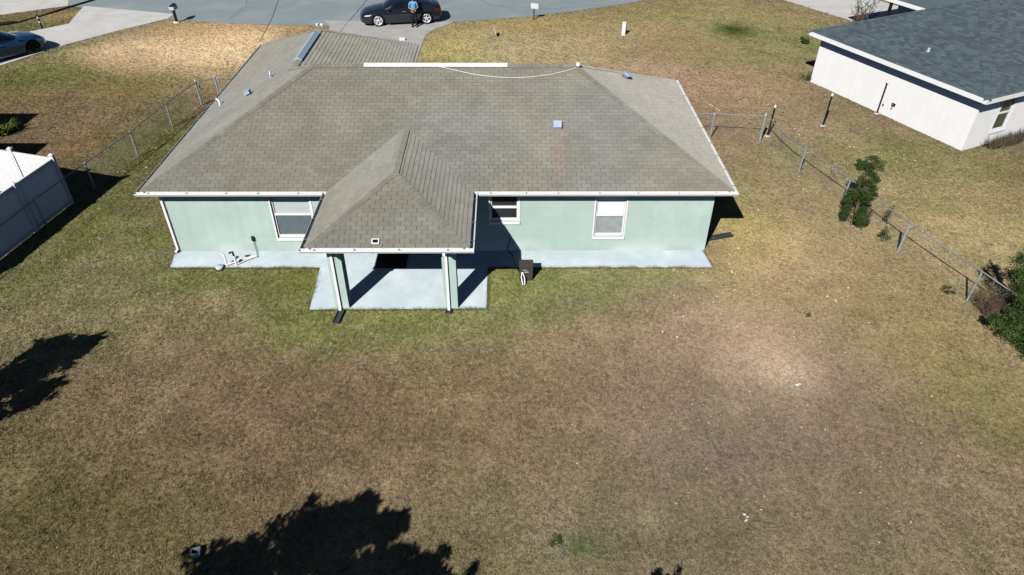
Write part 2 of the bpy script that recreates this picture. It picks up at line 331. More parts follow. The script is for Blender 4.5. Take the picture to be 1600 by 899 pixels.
# ------------------------------------------------------------------ ground sheet, reaching the horizon
fx = np.arange(-24, 42.01, .25); fy = np.arange(-13, 36.01, .25)
out = np.array([1, 2.5, 5, 9, 16, 30, 60, 120, 300, 900])
gx = np.concatenate([fx[0]-out[::-1], fx, fx[-1]+out]); gy = np.concatenate([fy[0]-out[::-1], fy, fy[-1]+out])
def sheet(name, gx, gy, z, keep=None):
    X, Y = np.meshgrid(gx, gy); nx = len(gx); V = np.stack([X.ravel(), Y.ravel(), np.full(X.size, z)], -1)
    I = np.arange(X.size).reshape(X.shape)
    F = np.stack([I[:-1,:-1], I[:-1,1:], I[1:,1:], I[1:,:-1]], -1).reshape(-1, 4)
    if keep is not None: F = F[keep(V[F].mean(1))]
    me = bpy.data.meshes.new(name); me.from_pydata(V.tolist(), [], F.tolist())
    a = me.color_attributes.new('Col', 'FLOAT_COLOR', 'POINT')
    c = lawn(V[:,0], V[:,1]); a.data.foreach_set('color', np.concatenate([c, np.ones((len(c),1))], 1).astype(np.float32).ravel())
    return me
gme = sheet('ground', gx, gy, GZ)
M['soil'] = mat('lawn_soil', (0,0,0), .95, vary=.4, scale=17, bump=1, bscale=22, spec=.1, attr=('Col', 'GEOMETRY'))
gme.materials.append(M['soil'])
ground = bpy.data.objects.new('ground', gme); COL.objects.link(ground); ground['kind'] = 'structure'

def flat(name, P, z, m, thick=.12, kind='structure'):
    b = MB(); b.poly([(x, y, z) for x, y in P])
    n = len(P)
    for i in range(n):
        a, c = P[i], P[(i+1) % n]; b.poly([(a[0],a[1],z-thick),(c[0],c[1],z-thick),(c[0],c[1],z),(a[0],a[1],z)])
    o = b.build(name, m); 
    if kind: o['kind'] = kind
    return o
b = MB(); prev = None
for k in range(-60, 61):
    a = math.radians(k*1.5) ; s, c = math.sin(a), math.cos(a)
    p, q = (ROADC[0]+RN*s, ROADC[1]-RN*c), (ROADC[0]+RF*s, ROADC[1]-RF*c)
    if prev: b.poly([(*prev[0], GZ+.012), (*p, GZ+.012), (*q, GZ+.012), (*prev[1], GZ+.012)])
    prev = (p, q)
road = b.build('road', M['road']); road['kind'] = 'structure'
M['tar'] = mat('crack_filler', (.10,.12,.13), .9, vary=.2, scale=8)
def crack(P, w_=.022):
    b = MB(); Q = []
    for (x0,y0),(x1,y1) in zip(P, P[1:]):
        for k in range(6): f = k/6; Q.append(Vector((x0+(x1-x0)*f+random.gauss(0,.035), y0+(y1-y0)*f+random.gauss(0,.03), GZ+.016)))
    for a, c in zip(Q, Q[1:]):
        d = (c-a).normalized(); s = Vector((-d.y,d.x,0))*w_*random.uniform(.6,1.2); b.poly([a-s,c-s,c+s,a+s])
    b.build('crack', M['tar'], road)
crack([(1.9,31.0),(1.72,28.6),(1.5,25.3)]); crack([(-6.5,31.8),(-5.9,29.5),(-6.1,26.2)], .016); crack([(9.5,31.5),(10.4,29.6),(14.6,28.9),(19.2,30.4)], .014)
flat('driveway', DRIVE_OWN, GZ+.03, M['own_conc'])
flat('driveway', DRIVE_LEFT, GZ+.03, M['conc'])
flat('driveway', DRIVE_FAR, GZ+.03, M['conc'])
flat('driveway', DRIVE_NB, GZ+.03, M['conc'])
flat('patio', PATIO, 0, M['slab'])
flat('concrete_apron', APRON, -.004, M['slab'])

# ------------------------------------------------------------------ the house
ZE = 2.50; SL = .4886; X1 = 18.46; D = 9.41; WG = 7.25; YG = 14.02; PX0, PX1, PD = 5.79, 10.34, 3.13
PM = (PX0+PX1)/2; PW = (PX1-PX0)/2; ZR = ZE+SL*D/2; ZG = ZE+SL*WG/2; ZP = ZE+SL*PW
house = thing('house', 'mint green single storey house with brown shingle hip roof and covered rear patio', 'house', (X1/2, D/2, 0))
def rect_wall(b, axis, at, thick, u0, u1, z0, z1, holes=()):
    """wall in plane axis=at, from at to at+thick, with rectangular openings (u0,u1,z0,z1)"""
    us = sorted({u0, u1, *[h[0] for h in holes], *[h[1] for h in holes]}); zs = sorted({z0, z1, *[h[2] for h in holes], *[h[3] for h in holes]})
    hole = lambda u, z: any(h[0] < u < h[1] and h[2] < z < h[3] for h in holes)
    P = lambda u, z, d: (u, at+d, z) if axis == 'y' else (at+d, u, z)
    solid = lambda i, j: 0 <= i < len(us)-1 and 0 <= j < len(zs)-1 and not hole((us[i]+us[i+1])/2, (zs[j]+zs[j+1])/2)
    for i in range(len(us)-1):
        for j in range(len(zs)-1):
            if not solid(i, j): continue
            a, c, e, g = us[i], us[i+1], zs[j], zs[j+1]
            for d in (0, thick): b.poly([P(a,e,d), P(c,e,d), P(c,g,d), P(a,g,d)])
            if not solid(i-1, j): b.poly([P(a,e,0), P(a,e,thick), P(a,g,thick), P(a,g,0)])
            if not solid(i+1, j): b.poly([P(c,e,0), P(c,e,thick), P(c,g,thick), P(c,g,0)])
            if not solid(i, j-1): b.poly([P(a,e,0), P(c,e,0), P(c,e,thick), P(a,e,thick)])
            if not solid(i, j+1): b.poly([P(a,g,0), P(c,g,0), P(c,g,thick), P(a,g,thick)])
YW = .42; WT = .2; ZS = 2.36
WINS = [(3.80, 5.06, .52, 2.10, 1.40), (10.84, 11.74, 1.15, 2.10, 1.66), (14.25, 15.22, .56, 2.10, 1.36)]
DOOR = (7.2, 8.9, .02, 2.05)
b = MB(); rect_wall(b, 'y', YW, WT, .42, 18.04, -.1, ZS, [h[:4] for h in WINS]+[DOOR])
b.build('wall', M['stucco'], house, label='mint green rear wall')
for nm, axis, at, t, u0, u1 in (('wall','x',.42,WT,YW+WT,13.6-WT), ('wall','x',18.04,-WT,YW+WT,8.99-WT), ('wall','y',8.99,-WT,7.03,18.04), ('wall','x',6.83,-WT,8.99,13.6-WT), ('wall','y',13.6,-WT,.42,6.83)):
    b = MB(); rect_wall(b, axis, at, t, u0, u1, -.1, ZS); b.build(nm, M['stucco'], house)
# windows: raised trim, frame, rails, panes, blinds
def window(x0, x1, z0, z1, zm, up, low, blind_up, blind_low):
    b = MB(); t = .05; y = YW+.045
    for (a, c, e, g) in ((x0, x0+t, z0, z1), (x1-t, x1, z0, z1), (x0+t, x1-t, z0, z0+.05), (x0+t, x1-t, z1-t, z1)): b.box((a, y, e), (c, y+.07, g))
    f = b.build('window', M['white'], house)
    b = MB(); b.box((x0+t, y-.012, zm-.035), (x1-t, y+.055, zm+.035)); b.build('meeting_rail', M['white'], f)
    b = MB(); b.box((x0+t, y+.004, z0+.05), (x1-t, y+.05, z0+.095)); b.build('bottom_rail', M['white'], f)
    for e, g, m in ((zm+.035, z1-t, up), (z0+.095, zm-.035, low)):
        b = MB(); b.box((x0+t, y+.036, e), (x1-t, y+.042, g)); b.build('pane', m, f)
    b = MB()      # stucco sill and side trim standing proud of the wall
    b.box((x0-.05, YW-.05, z0-.09), (x1+.05, YW+.04, z0-.003))
    b.build('sill', M['white'], f)
    b = MB()
    b.box((x0-.055, YW-.018, z0-.002), (x0-.003, YW+.044, z1+.04)); b.build('trim', M['white'], f); b = MB()
    b.box((x1+.003, YW-.018, z0-.002), (x1+.055, YW+.044, z1+.04)); b.build('trim', M['white'], f)
    b = MB()      # slatted blind behind the glass
    if blind_up:
        zz = zm if not blind_low else z0+.1
        while zz < z1-.06: b.box((x0+.07, y+.075, zz), (x1-.07, y+.079, zz+.042)); zz += .046
        b.build('blind', M['white_blind'], f)
    b = MB(); b.box((x0-.02, YW+WT-.005, z0-.02), (x1+.02, YW+WT+.02, z1+.02)); b.build('room_backing', M['black'], f)
window(*WINS[0], M['blind'], M['blind_grey'], False, False)
window(*WINS[1], M['glass'], M['glass'], False, False)
window(*WINS[2], M['white_blind'], M['blind_pale'], False, False)
b = MB(); b.box((14.33, YW+.046, .80-.02), (15.14, YW+.07, .84)); 
d0 = MB(); d0.box((DOOR[0], YW+.09, DOOR[2]), (DOOR[1], YW+.12, DOOR[3])); dr = d0.build('sliding_door', M['glass'], house)
b = MB()
for a, c in ((DOOR[0], DOOR[0]+.06), (8.02, 8.08), (DOOR[1]-.06, DOOR[1])): b.box((a, YW+.05, .02), (c, YW+.13, 2.05))
b.box((DOOR[0]+.06, YW+.05, 1.99), (8.02, YW+.13, 2.05)); b.box((8.08, YW+.05, 1.99), (DOOR[1]-.06, YW+.13, 2.05)); b.build('door_frame', M['white'], dr)

# --- roof planes
A=(0,0); PLN = {
 'rearL': ([(0,0),(PX0,0),(PM,PW),(PM,D/2),(D/2,D/2)], lambda x,y: ZE+SL*y),
 'rearR': ([(PX1,0),(X1,0),(X1-D/2,D/2),(PM,D/2),(PM,PW)], lambda x,y: ZE+SL*y),
 'right': ([(X1,0),(X1,D),(X1-D/2,D/2)], lambda x,y: ZE+SL*(X1-x)),
 'front': ([(X1,D),(WG,D),(WG/2,D-WG/2),(D/2,D/2),(X1-D/2,D/2)], lambda x,y: ZE+SL*(D-y)),
 'left':  ([(0,0),(D/2,D/2),(WG/2,D-WG/2),(WG/2,YG-WG/2),(0,YG)], lambda x,y: ZE+SL*x),
 'garR':  ([(WG,D),(WG,YG),(WG/2,YG-WG/2),(WG/2,D-WG/2)], lambda x,y: ZE+SL*(WG-x)),
 'garF':  ([(WG,YG),(0,YG),(WG/2,YG-WG/2)], lambda x,y: ZE+SL*(YG-y)),
 'porL':  ([(PX0,-PD),(PM,-PD+PW),(PM,PW),(PX0,0)], lambda x,y: ZE+SL*(x-PX0)),
 'porR':  ([(PX1,-PD),(PX1,0),(PM,PW),(PM,-PD+PW)], lambda x,y: ZE+SL*(PX1-x)),
 'porB':  ([(PX0,-PD),(PX1,-PD),(PM,-PD+PW)], lambda x,y: ZE+SL*(y+PD)),
}
def frame(P):
    n = (P[1]-P[0]).cross(P[2]-P[0])
    if n.z < 0: n = -n
    n.normalize(); e = Vector((0,0,1)).cross(n).normalized(); return e, n.cross(e), n
def clip(poly, u0, u1, v0, v1):
    for ax, lim, sg in ((0,u0,1),(0,u1,-1),(1,v0,1),(1,v1,-1)):
        out = []
        for i in range(len(poly)):
            p, q = poly[i], poly[(i+1) % len(poly)]; dp, dq = (p[ax]-lim)*sg, (q[ax]-lim)*sg
            if dp >= 0: out.append(p)
            if dp*dq < 0: t = dp/(dp-dq); out.append((p[0]+(q[0]-p[0])*t, p[1]+(q[1]-p[1])*t))
        poly = out
        if len(poly) < 3: return []
    return poly
TW, TH = .305, .143
def shingles(P3, tw=TW, th=TH, gap=.010, lift=.011, rag=.004):
    """tabs of a roof plane: list of (whole?, outline on the plane, frame)"""
    P3 = [Vector(p) for p in P3]; e, s, n = frame(P3); o = P3[0]
    P = [((p-o).dot(e), (p-o).dot(s)) for p in P3]
    u0, u1 = min(p[0] for p in P), max(p[0] for p in P); v0, v1 = min(p[1] for p in P), max(p[1] for p in P)
    tabs = []; k = 0; v = v0
    while v < v1-.01:
        u = u0 - tw + (k % 2)*tw/2 + random.uniform(-.02, .02)
        while u < u1:
            r = random.uniform(-rag, rag)
            q = clip(P, u+gap/2, u+tw-gap/2, v+r, v+th-.0015)
            if len(q) >= 3:
                A2 = abs(sum(q[i][0]*q[(i+1)%len(q)][1]-q[(i+1)%len(q)][0]*q[i][1] for i in range(len(q))))/2
                if A2 > .0006: tabs.append((A2 > (tw-gap)*(th-.006)*.97 and len(q) == 4, q, u, v, lift*random.uniform(.75, 1.25)))
            u += tw
        v += th; k += 1
    return tabs, (o, e, s, n), (v0, th)
def add_tab(b, q, fr, v, lift, th=TH):
    o, e, s, n = fr; top = []; bot = []
    for (a, c) in q:
        z = .003 + lift*(1-(c-v)/th); top.append(o+e*a+s*c+n*z); bot.append(o+e*a+s*c-n*.002)
    k = len(q); b.add(top+bot, [tuple(range(k))] + [(i, k+i, k+(i+1)%k, (i+1)%k) for i in range(k)])
ub = MB()
for k, (P, z) in PLN.items(): ub.poly([(x, y, z(x, y)) for x, y in P])
roof = ub.build('roof', M['under'], house, label='weathered brown grey shingle roof')
cam_p = Vector(CAMP); whole = []; joined = MB()
for k, (P, z) in PLN.items():
    if k in ('front', 'garF'): continue
    tabs, fr, (v0, th) = shingles([(x, y, z(x, y)) for x, y in P])
    o, e, s, n = fr
    for w_, q, u, v, l in tabs:
        if w_ and k in ('rearL', 'rearR', 'porB'): whole.append(((o+e*(u+TW/2)+s*v-cam_p).length, q, fr, u, v, l))
        else: add_tab(joined, q, fr, v, l)
for k in ('front', 'garF'):
    P, z = PLN[k]
    tabs, fr, _ = shingles([(x, y, z(x, y)) for x, y in P], .6, .3)
    for w_, q, u, v, l in tabs: add_tab(joined, q, fr, v, l, .3)
whole.sort(key=lambda t: t[0])
for _, q, fr, u, v, l in whole[290:]: add_tab(joined, q, fr, v, l)
joined.build('shingles', M['shingle'], roof, kind='stuff', fix=False)
tm = []
for j in range(4):         # four slightly different tabs shared by the separate shingles
    b = MB(); add_tab(b, [(.0075, random.uniform(-.004,.004)), (TW-.0075, random.uniform(-.004,.004)), (TW-.0075, TH-.0015), (.0075, TH-.0015)], (Vector((0,0,0)), Vector((1,0,0)), Vector((0,1,0)), Vector((0,0,1))), 0, .009+.002*j)
    tm.append(b.mesh('shingle', M['shingle_single']))
for _, q, (o, e, s, n), u, v, l in whole[:290]:
    so = bpy.data.objects.new('shingle', random.choice(tm)); COL.objects.link(so); so.parent = roof
    p = o+e*u+s*v; so.matrix_local = Matrix(((e.x,s.x,n.x,p.x),(e.y,s.y,n.y,p.y),(e.z,s.z,n.z,p.z),(0,0,0,1)))
# hip and ridge caps: overlapping bent pieces
def caps(a, c, name='ridge_caps', ds=.15):
    a, c = Vector(a), Vector(c); d = c-a; L = d.length; d.normalize(); side = d.cross(Vector((0,0,1))).normalized(); up = side.cross(d)
    drop = .14*SL*(.707 if abs(d.x) > .1 and abs(d.y) > .1 else 1); W = .15; b = MB(); t = 0
    while t < L-.02:
        t2 = min(t+.26, L); p, q = a+d*t, a+d*t2
        lo, hi = .022+random.uniform(0,.004), .010
        P = [p+up*lo, p+side*W-up*(drop-lo), p-side*W-up*(drop-lo), q+up*hi, q+side*W-up*(drop-hi), q-side*W-up*(drop-hi)]
        b.add(P, [(0,1,4,3),(0,3,5,2)]); b.add([P[0],P[1],P[1]-up*.012,P[0]-up*.012,P[2],P[2]-up*.012], [(0,3,2,1),(0,4,5,3)])
        t += ds
    return b.build(name, M['cap'], roof, kind='stuff')
Z3 = lambda x, y, z: (x, y, z+.008)
caps(Z3(.05,.05,ZE), Z3(D/2,D/2,ZR)); caps(Z3(X1-.05,.05,ZE), Z3(X1-D/2,D/2,ZR)); caps(Z3(X1-.05,D-.05,ZE), Z3(X1-D/2,D/2,ZR))
caps(Z3(WG-.05,YG-.05,ZE), Z3(WG/2,YG-WG/2,ZG)); caps(Z3(.05,YG-.05,ZE), Z3(WG/2,YG-WG/2,ZG)); caps(Z3(WG/2,YG-WG/2,ZG), Z3(WG/2,D-WG/2,ZG))
caps(Z3(X1-D/2,D/2,ZR), Z3(D/2,D/2,ZR)); caps(Z3(WG/2,D-WG/2,ZG), Z3(D/2,D/2,ZR))
caps(Z3(PX0+.05,-PD+.05,ZE), Z3(PM,-PD+PW,ZP)); caps(Z3(PX1-.05,-PD+.05,ZE), Z3(PM,-PD+PW,ZP)); caps(Z3(PM,-PD+PW,ZP), Z3(PM,PW-.1,ZP))
# ridge vents (white on the main ridge, bright metal on the garage ridge)
def ridge_vent(a, c, m, wd=.17, h=.075):
    a, c = Vector(a), Vector(c); d = (c-a).normalized(); s = d.cross(Vector((0,0,1))); b = MB(); dr = wd*SL
    P = []
    for p in (a, c):
        for off, z in ((-wd, -dr+.02), (-wd, -dr+h), (0, h+.03), (wd, -dr+h), (wd, -dr+.02)): P.append(p+s*off+Vector((0,0,z)))
    b.add(P, [(0,5,6,1),(1,6,7,2),(2,7,8,3),(3,8,9,4),(0,1,2,3,4),(9,8,7,6,5)]); return b.build('ridge_vent', m, roof)
ridge_vent((6.48, D/2, ZR+.015), (11.40, D/2, ZR+.015), M['white'], .11, .025)
ridge_vent((WG/2, 6.75, ZG+.015), (WG/2, 9.9, ZG+.015), M['alu'], .15, .05)
# roof vents
def on(k, x, y): return PLN[k][1](x, y)
def pitch_box(name, k, x, y, w_, l, h, m, hood=True):
    P, z = PLN[k]; pts = [Vector((px, py, z(px, py))) for px, py in P]; e, s, n = frame(pts); c = Vector((x, y, z(x, y))); b = MB()
    b.obox(c+n*.014, e*(w_*.62), s*(l*.66), n*.006); bs = b.build(name, M['galvdull'], roof)
    b = MB(); b.obox(c+n*(.02+h*.4), e*(w_*.36), s*(l*.36), n*(h*.4)); b.build('vent_neck', M['galvdull'], bs)
    b = MB(); up = c+n*(.02+h)
    b.obox(up, e*(w_*.5), s*(l*.5), n*.02)
    for sx, sy, aw, al in ((1,0,.008,l*.5),(-1,0,.008,l*.5),(0,1,w_*.5,.008),(0,-1,w_*.5,.008)):
        b.obox(up+e*sx*w_*.5+s*sy*l*.5-n*.03, e*aw, s*al, n*.045)
    b.build('vent_hood', m, bs); return bs
pitch_box('roof_vent', 'rearR', 13.03, 2.30, .25, .26, .09, M['alu'])
pitch_box('roof_vent', 'left', 2.14, 5.15, .20, .20, .12, M['alu'])
pitch_box('roof_vent', 'right', 15.75, 6.15, .20, .20, .16, M['alu'])
def stack(k, x, y, h, r=.04):
    z = on(k, x, y); b = MB(); b.lathe([(r,z-.05),(r,z+h),(r*.7,z+h),(r*.7,z+h-.05)], (x,y,0), n=12); p = b.build('vent_pipe', M['galv'], roof)
    b = MB(); b.lathe([(r*2.4,z-.03),(r*2.2,z+.03),(r*1.15,z+.09),(r*1.02,z+.09)], (x,y,0), n=12); b.build('flashing', M['galvdull'], p)
stack('left', 2.72, 6.1, .26)
b = MB(); zz = ZE+SL*.62; b.tube([(.70,5.85,zz+.02),(.69,5.88,zz+.18),(.63,5.94,zz+.24),(.55,6.0,zz+.25)], .03, 10); b.build('vent_pipe', M['pvc'], roof, label='short white bent pipe at the left eave')
# fascia, soffit, gutters, downspouts
b = MB(); t = .025; zb, zt = ZS, ZE-.006
for a, c in (((0,0),(PX0,0)),((PX1,0),(X1,0)),((X1,0),(X1,D)),((X1,D),(WG,D)),((WG,D),(WG,YG)),((WG,YG),(0,YG)),((0,YG),(0,0)),((PX0,-PD),(PX1,-PD)),((PX1,-PD),(PX1,0)),((PX0,0),(PX0,-PD))):
    dx, dy = c[0]-a[0], c[1]-a[1]; L = math.hypot(dx, dy); nx, ny = -dy/L, dx/L      # inward for CCW outlines
    A3 = Vector((a[0]+nx*t*.5, a[1]+ny*t*.5, (zb+zt)/2)); C3 = Vector((c[0]+nx*t*.5, c[1]+ny*t*.5, (zb+zt)/2))
    b.obox((A3+C3)/2, (C3-A3)/2, Vector((nx, ny, 0))*t*.5, Vector((0,0,(zt-zb)/2)))
b.build('fascia', M['white'], house)
b = MB(); z0, z1 = ZS+.004, ZS+.016
b.box((.03,.03,z0),(PX0,YW+WT,z1)); b.box((PX1,.03,z0),(X1-.03,YW+WT,z1)); b.box((18.02,YW+WT,z0),(X1-.03,D-.03,z1)); b.box((.03,YW+WT,z0),(.44,YG-.03,z1)); b.box((PX0+.03,-PD+.03,z0),(PX1-.03,YW+WT,z1))
b.build('soffit', M['soffit'], house)
def gutter(a, c, spikes=True, m='white', e0=True, e1=True, name='gutter'):
    """K-style gutter from a to c along the eave, hung on the outside (right-hand side of a->c)"""
    a, c = Vector((*a,0)), Vector((*c,0)); d = (c-a); L = d.length; d.normalize(); o = Vector((d.y, -d.x, 0))
    prof = [(.004,2.478),(.004,2.372),(.080,2.372),(.098,2.41),(.122,2.448),(.122,2.480),(.116,2.480),(.116,2.452),(.092,2.414),(.074,2.380),(.012,2.380),(.012,2.478)]
    P = [p+o*x+Vector((0,0,z)) for p in (a, c) for x, z in prof]; n = len(prof); b = MB()
    b.add(P, [(i,(i+1)%n,n+(i+1)%n,n+i) for i in range(n)])
    for e_, p in ((e0, a), (e1, c)):
        if e_: b.add([p+o*x+Vector((0,0,z)) for x, z in ((.0,2.372),(.080,2.372),(.098,2.41),(.124,2.448),(.124,2.482),(0,2.482))], [(0,1,2,3,4,5)])
    g = b.build(name, M[m], house)
    if spikes:
        k = .4; hm = None
        while k < L-.2:
            p = a+d*k+Vector((0,0,2.476)); b = MB(); b.obox(p+o*.066, o*.055, d*.010, Vector((0,0,.004))); b.build('hanger', M['galvdull'], g); k += 1.15+random.uniform(-.2,.2)
    return g
gutter((-.12,0),(PX0-.125,0)); gutter((PX1+.125,0),(X1+.12,0)); gutter((X1,0),(X1,D)); gutter((0,YG),(0,0)); gutter((PX0-.12,-PD),(PX1+.12,-PD))
gutter((PX0,-.03),(PX0,-PD)); gutter((PX1,-PD),(PX1,-.03))
def downspout(pts, name='downspout', wd=.075, dp=.055, ang=0):
    b = MB(); ca, sa = math.cos(ang), math.sin(ang)
    for p, q in zip(pts, pts[1:]):
        p, q = Vector(p), Vector(q); d = q-p; ax = Vector((ca, sa, 0)); ay = d.normalized().cross(ax).normalized()
        b.obox((p+q)/2, d/2, ax*wd/2, ay*dp/2)
    o = b.build(name, M['white'], house); return o
downspout([(.375,.385,2.355),(.375,.385,.10),(.34,.26,.05)])
# columns of the patio roof
for x0, xd in ((6.22, 6.36), (9.49, 9.62)):
    b = MB(); b.box((x0, -2.67, 0), (x0+.40, -2.27, 2.12)); c = b.build('column', M['stucco'], house)
    b = MB(); b.box((x0-.035, -2.70, 0.0), (x0+.435, -2.235, .05)); 
    downspout([(xd,-PD-.05,2.375),(xd,-PD-.05,2.27),(xd,-2.705,2.10),(xd,-2.705,.06),(xd,-2.80,.02)])
b = MB(); b.box((6.22,-2.62,2.12),(9.89,-2.32,ZS)); b.box((6.26,-2.32,2.12),(6.56,YW,ZS)); b.box((9.53,-2.32,2.12),(9.83,YW,ZS)); b.build('patio_beam', M['stucco'], house)
def flood(x, y, z, aim=(0,-1,-.6), m='pvc'):
    b = MB(); a = Vector(aim).normalized(); p = Vector((x,y,z))
    b.tube([p-a*.10, p-a*.04, p+a*.02, p+a*.05], [.022,.035,.052,.054], 12); f = b.build('floodlight', M[m], house)
    b = MB(); b.tube([p+a*.048, p+a*.056], .046, 12); b.build('lens', M['lamp'], f)
for dx in (0, .17): flood(9.72+dx, -2.76, 2.13)
flood(6.26, -2.78, 2.12)
b = MB(); b.box((9.70,-2.70,2.17),(9.92,-2.62,2.25)); b.build('light_bracket', M['black'], house)
b = MB(); b.lathe([(.0,2.16),(.05,2.18),(.06,2.24),(.05,2.30)], (7.62,-2.9,0), n=12); b.build('porch_light', M['pvc'], house)
# pair of white knobs on the garage ridge end
for sx in (-.075, .075):
    b = MB(); p = Vector((WG/2+sx*1.3, YG-WG/2+.25, ZG+.10)); b.tube([p+Vector((0,-.05,-.02)), p+Vector((0,.01,-.01)), p+Vector((0,.06,.0))], [.04,.065,.05], 12); b.build('ridge_knob', M['pvc'], roof)
b = MB(); zc = ZR+.06
b.tube([(13.83,4.58,zc-.04),(13.83,4.58,zc+.0),(13.83,4.58,zc+.05),(13.83,4.58,zc+.08)], [.075,.08,.07,.02], 14); b.build('vent_cap', M['pvc'], roof, label='white round cap on the right end of the ridge')
P = [(8.99,4.62),(9.5,4.48),(10.1,4.32),(10.6,4.22),(11.2,4.16),(11.8,4.15),(12.4,4.20),(12.9,4.28),(13.4,4.42),(13.75,4.55)]
b = MB(); b.tube([(x, y, ZE+SL*y+.035) for x, y in P], .011, 6); tag(b.build('cable', M['cable']), 'white cable sagging across the ridge of the brown shingle roof', 'cable')

# ------------------------------------------------------------------ small things round the house
# white well pipes with pump cap
t = thing('well_pipes', 'white plastic well pipes and round pale cap on the apron by the left window', 'pipework', (2.3,-.2,0))
b = MB(); b.lathe([(0,GZ),(.12,GZ),(.13,.06),(.115,.075),(0,.08)], (2.05,-.56,0), n=18); c = b.build('well_cap', M['lidgrey'], t)
b = MB(); b.lathe([(.145,GZ),(.145,.0),(.135,.0)], (2.05,-.56,0), n=18); b.build('rim', M['black'], c)
b = MB(); b.tube([(2.24,-.42,0),(2.22,-.40,.42),(2.13,-.40,.45)], .032, 10); b.build('riser_pipe', M['pvc'], t)
b = MB(); b.tube([(2.55,-.40,0),(2.53,-.38,.36)], .034, 10); b.build('riser_pipe', M['pvc'], t)
b = MB(); b.tube([(2.53,-.38,.36),(2.52,-.38,.50),(2.40,-.38,.46)], .036, 10); b.build('valve', M['black'], t)
b = MB(); b.tube([(2.26,-.44,.04),(2.75,-.10,.04),(3.05,.08,.04)], .035, 10); b.build('pipe_run', M['pvc'], t)
b = MB(); b.tube([(2.58,-.40,.035),(2.85,-.12,.035),(3.10,.06,.035)], .022, 8); b.build('pipe_run', M['pvc'], t)
b = MB(); b.tube([(3.06,.16,.03),(2.98,.37,.05),(2.96,.385,.44)], .010, 6); b.build('conduit', M['black'], t)
b = MB(); b.box((2.925,.34,.44),(2.995,.415,.60)); b.build('switch_box', M['black'], t)
# dark box with white hose hanger
t = thing('utility_box', 'squat dark brown grey box with ribbed lid standing on the slab edge beside the patio', 'box', (11.8,-1.1,GZ))
b = MB(); b.box((11.77,-1.22,GZ),(12.18,-.90,.48)); b.build('box_body', M['box'], t)
b = MB(); b.box((11.75,-1.24,.482),(12.20,-.88,.53))
for k in range(4): b.box((11.77,-1.22+k*.088,.53),(12.18,-1.175+k*.088,.55))
b.build('lid', M['box'], t)
b = MB(); b.box((11.90,-1.235,.28),(12.05,-1.222,.30)); b.box((11.86,-1.235,.36),(12.00,-1.222,.37)); b.build('badge', M['lidgrey'], t)
b = MB(); b.tube([(11.84,-1.25,.30),(11.82,-1.34,.16),(11.87,-1.50,.0),(11.93,-1.49,.0),(11.92,-1.34,.16),(11.86,-1.25,.30)], .018, 8)
tag(b.build('hose_hanger', M['pvc']), 'white looped plastic hanger leaning on the front of the dark box', 'hanger')
b = MB(); b.tube([(11.50,.39,.52),(11.46,.395,.36),(11.38,.395,.12),(11.43,.33,.02),(11.56,.1,.02),(11.62,-.3,.02),(11.68,-.62,.02),(11.76,-.89,.05)], .014, 6)
tag(b.build('hose', M['black']), 'thin black hose running down the shaded wall to the dark box', 'hose')
tag(flat('door_mat', [(7.08,-.60),(8.08,-.60),(8.08,.28),(7.08,.28)], .016, M['mat'], .014, None), 'black door mat on the pale patio in front of the door', 'mat')
def splash(a, c, w_, label, h=.06):
    a, c = Vector((*a,0)), Vector((*c,0)); d = (c-a).normalized(); s = Vector((-d.y,d.x,0)); b = MB(); m = (a+c)/2
    b.obox(m+Vector((0,0,GZ+.035)), (c-a)/2, s*w_/2, Vector((0,0,.012)))
    for sg in (-1,1): b.obox(m+s*sg*(w_/2-.012)+Vector((0,0,GZ+.065)), (c-a)/2, s*.012, Vector((0,0,.022)))
    b.obox(a+d*.012+Vector((0,0,GZ+.066)), d*.012, s*(w_/2-.025), Vector((0,0,.022)))
    tag(b.build('splash_block', M['splash']), label, 'splash block', 'splash blocks under the downspouts')
splash((6.40,-2.74),(6.33,-3.34),.20,'dark splash block below the left patio column, pointing into the yard')
splash((9.62,-2.72),(9.61,-2.90),.17,'short dark splash block at the foot of the right patio column')
splash((18.30,1.12),(19.24,1.40),.22,'slate grey splash block on the grass beside the right corner of the house')
t = thing('solar_light', 'small white framed solar light lying on the edge of the patio roof', 'light', (7.74,-2.98,ZE+.08))
b = MB(); e, s, n = Vector((1,0,0)), Vector((0,.898,.439)), Vector((0,-.439,.898)); c0 = Vector((7.74,-2.98,ZE+SL*.15+.04))
b.obox(c0, e*.105, s*.08, n*.018); b.build('casing', M['pvc'], t)
b = MB(); b.obox(c0+n*.0195, e*.075, s*.052, n*.004); b.build('solar_panel', M['solar'], t)

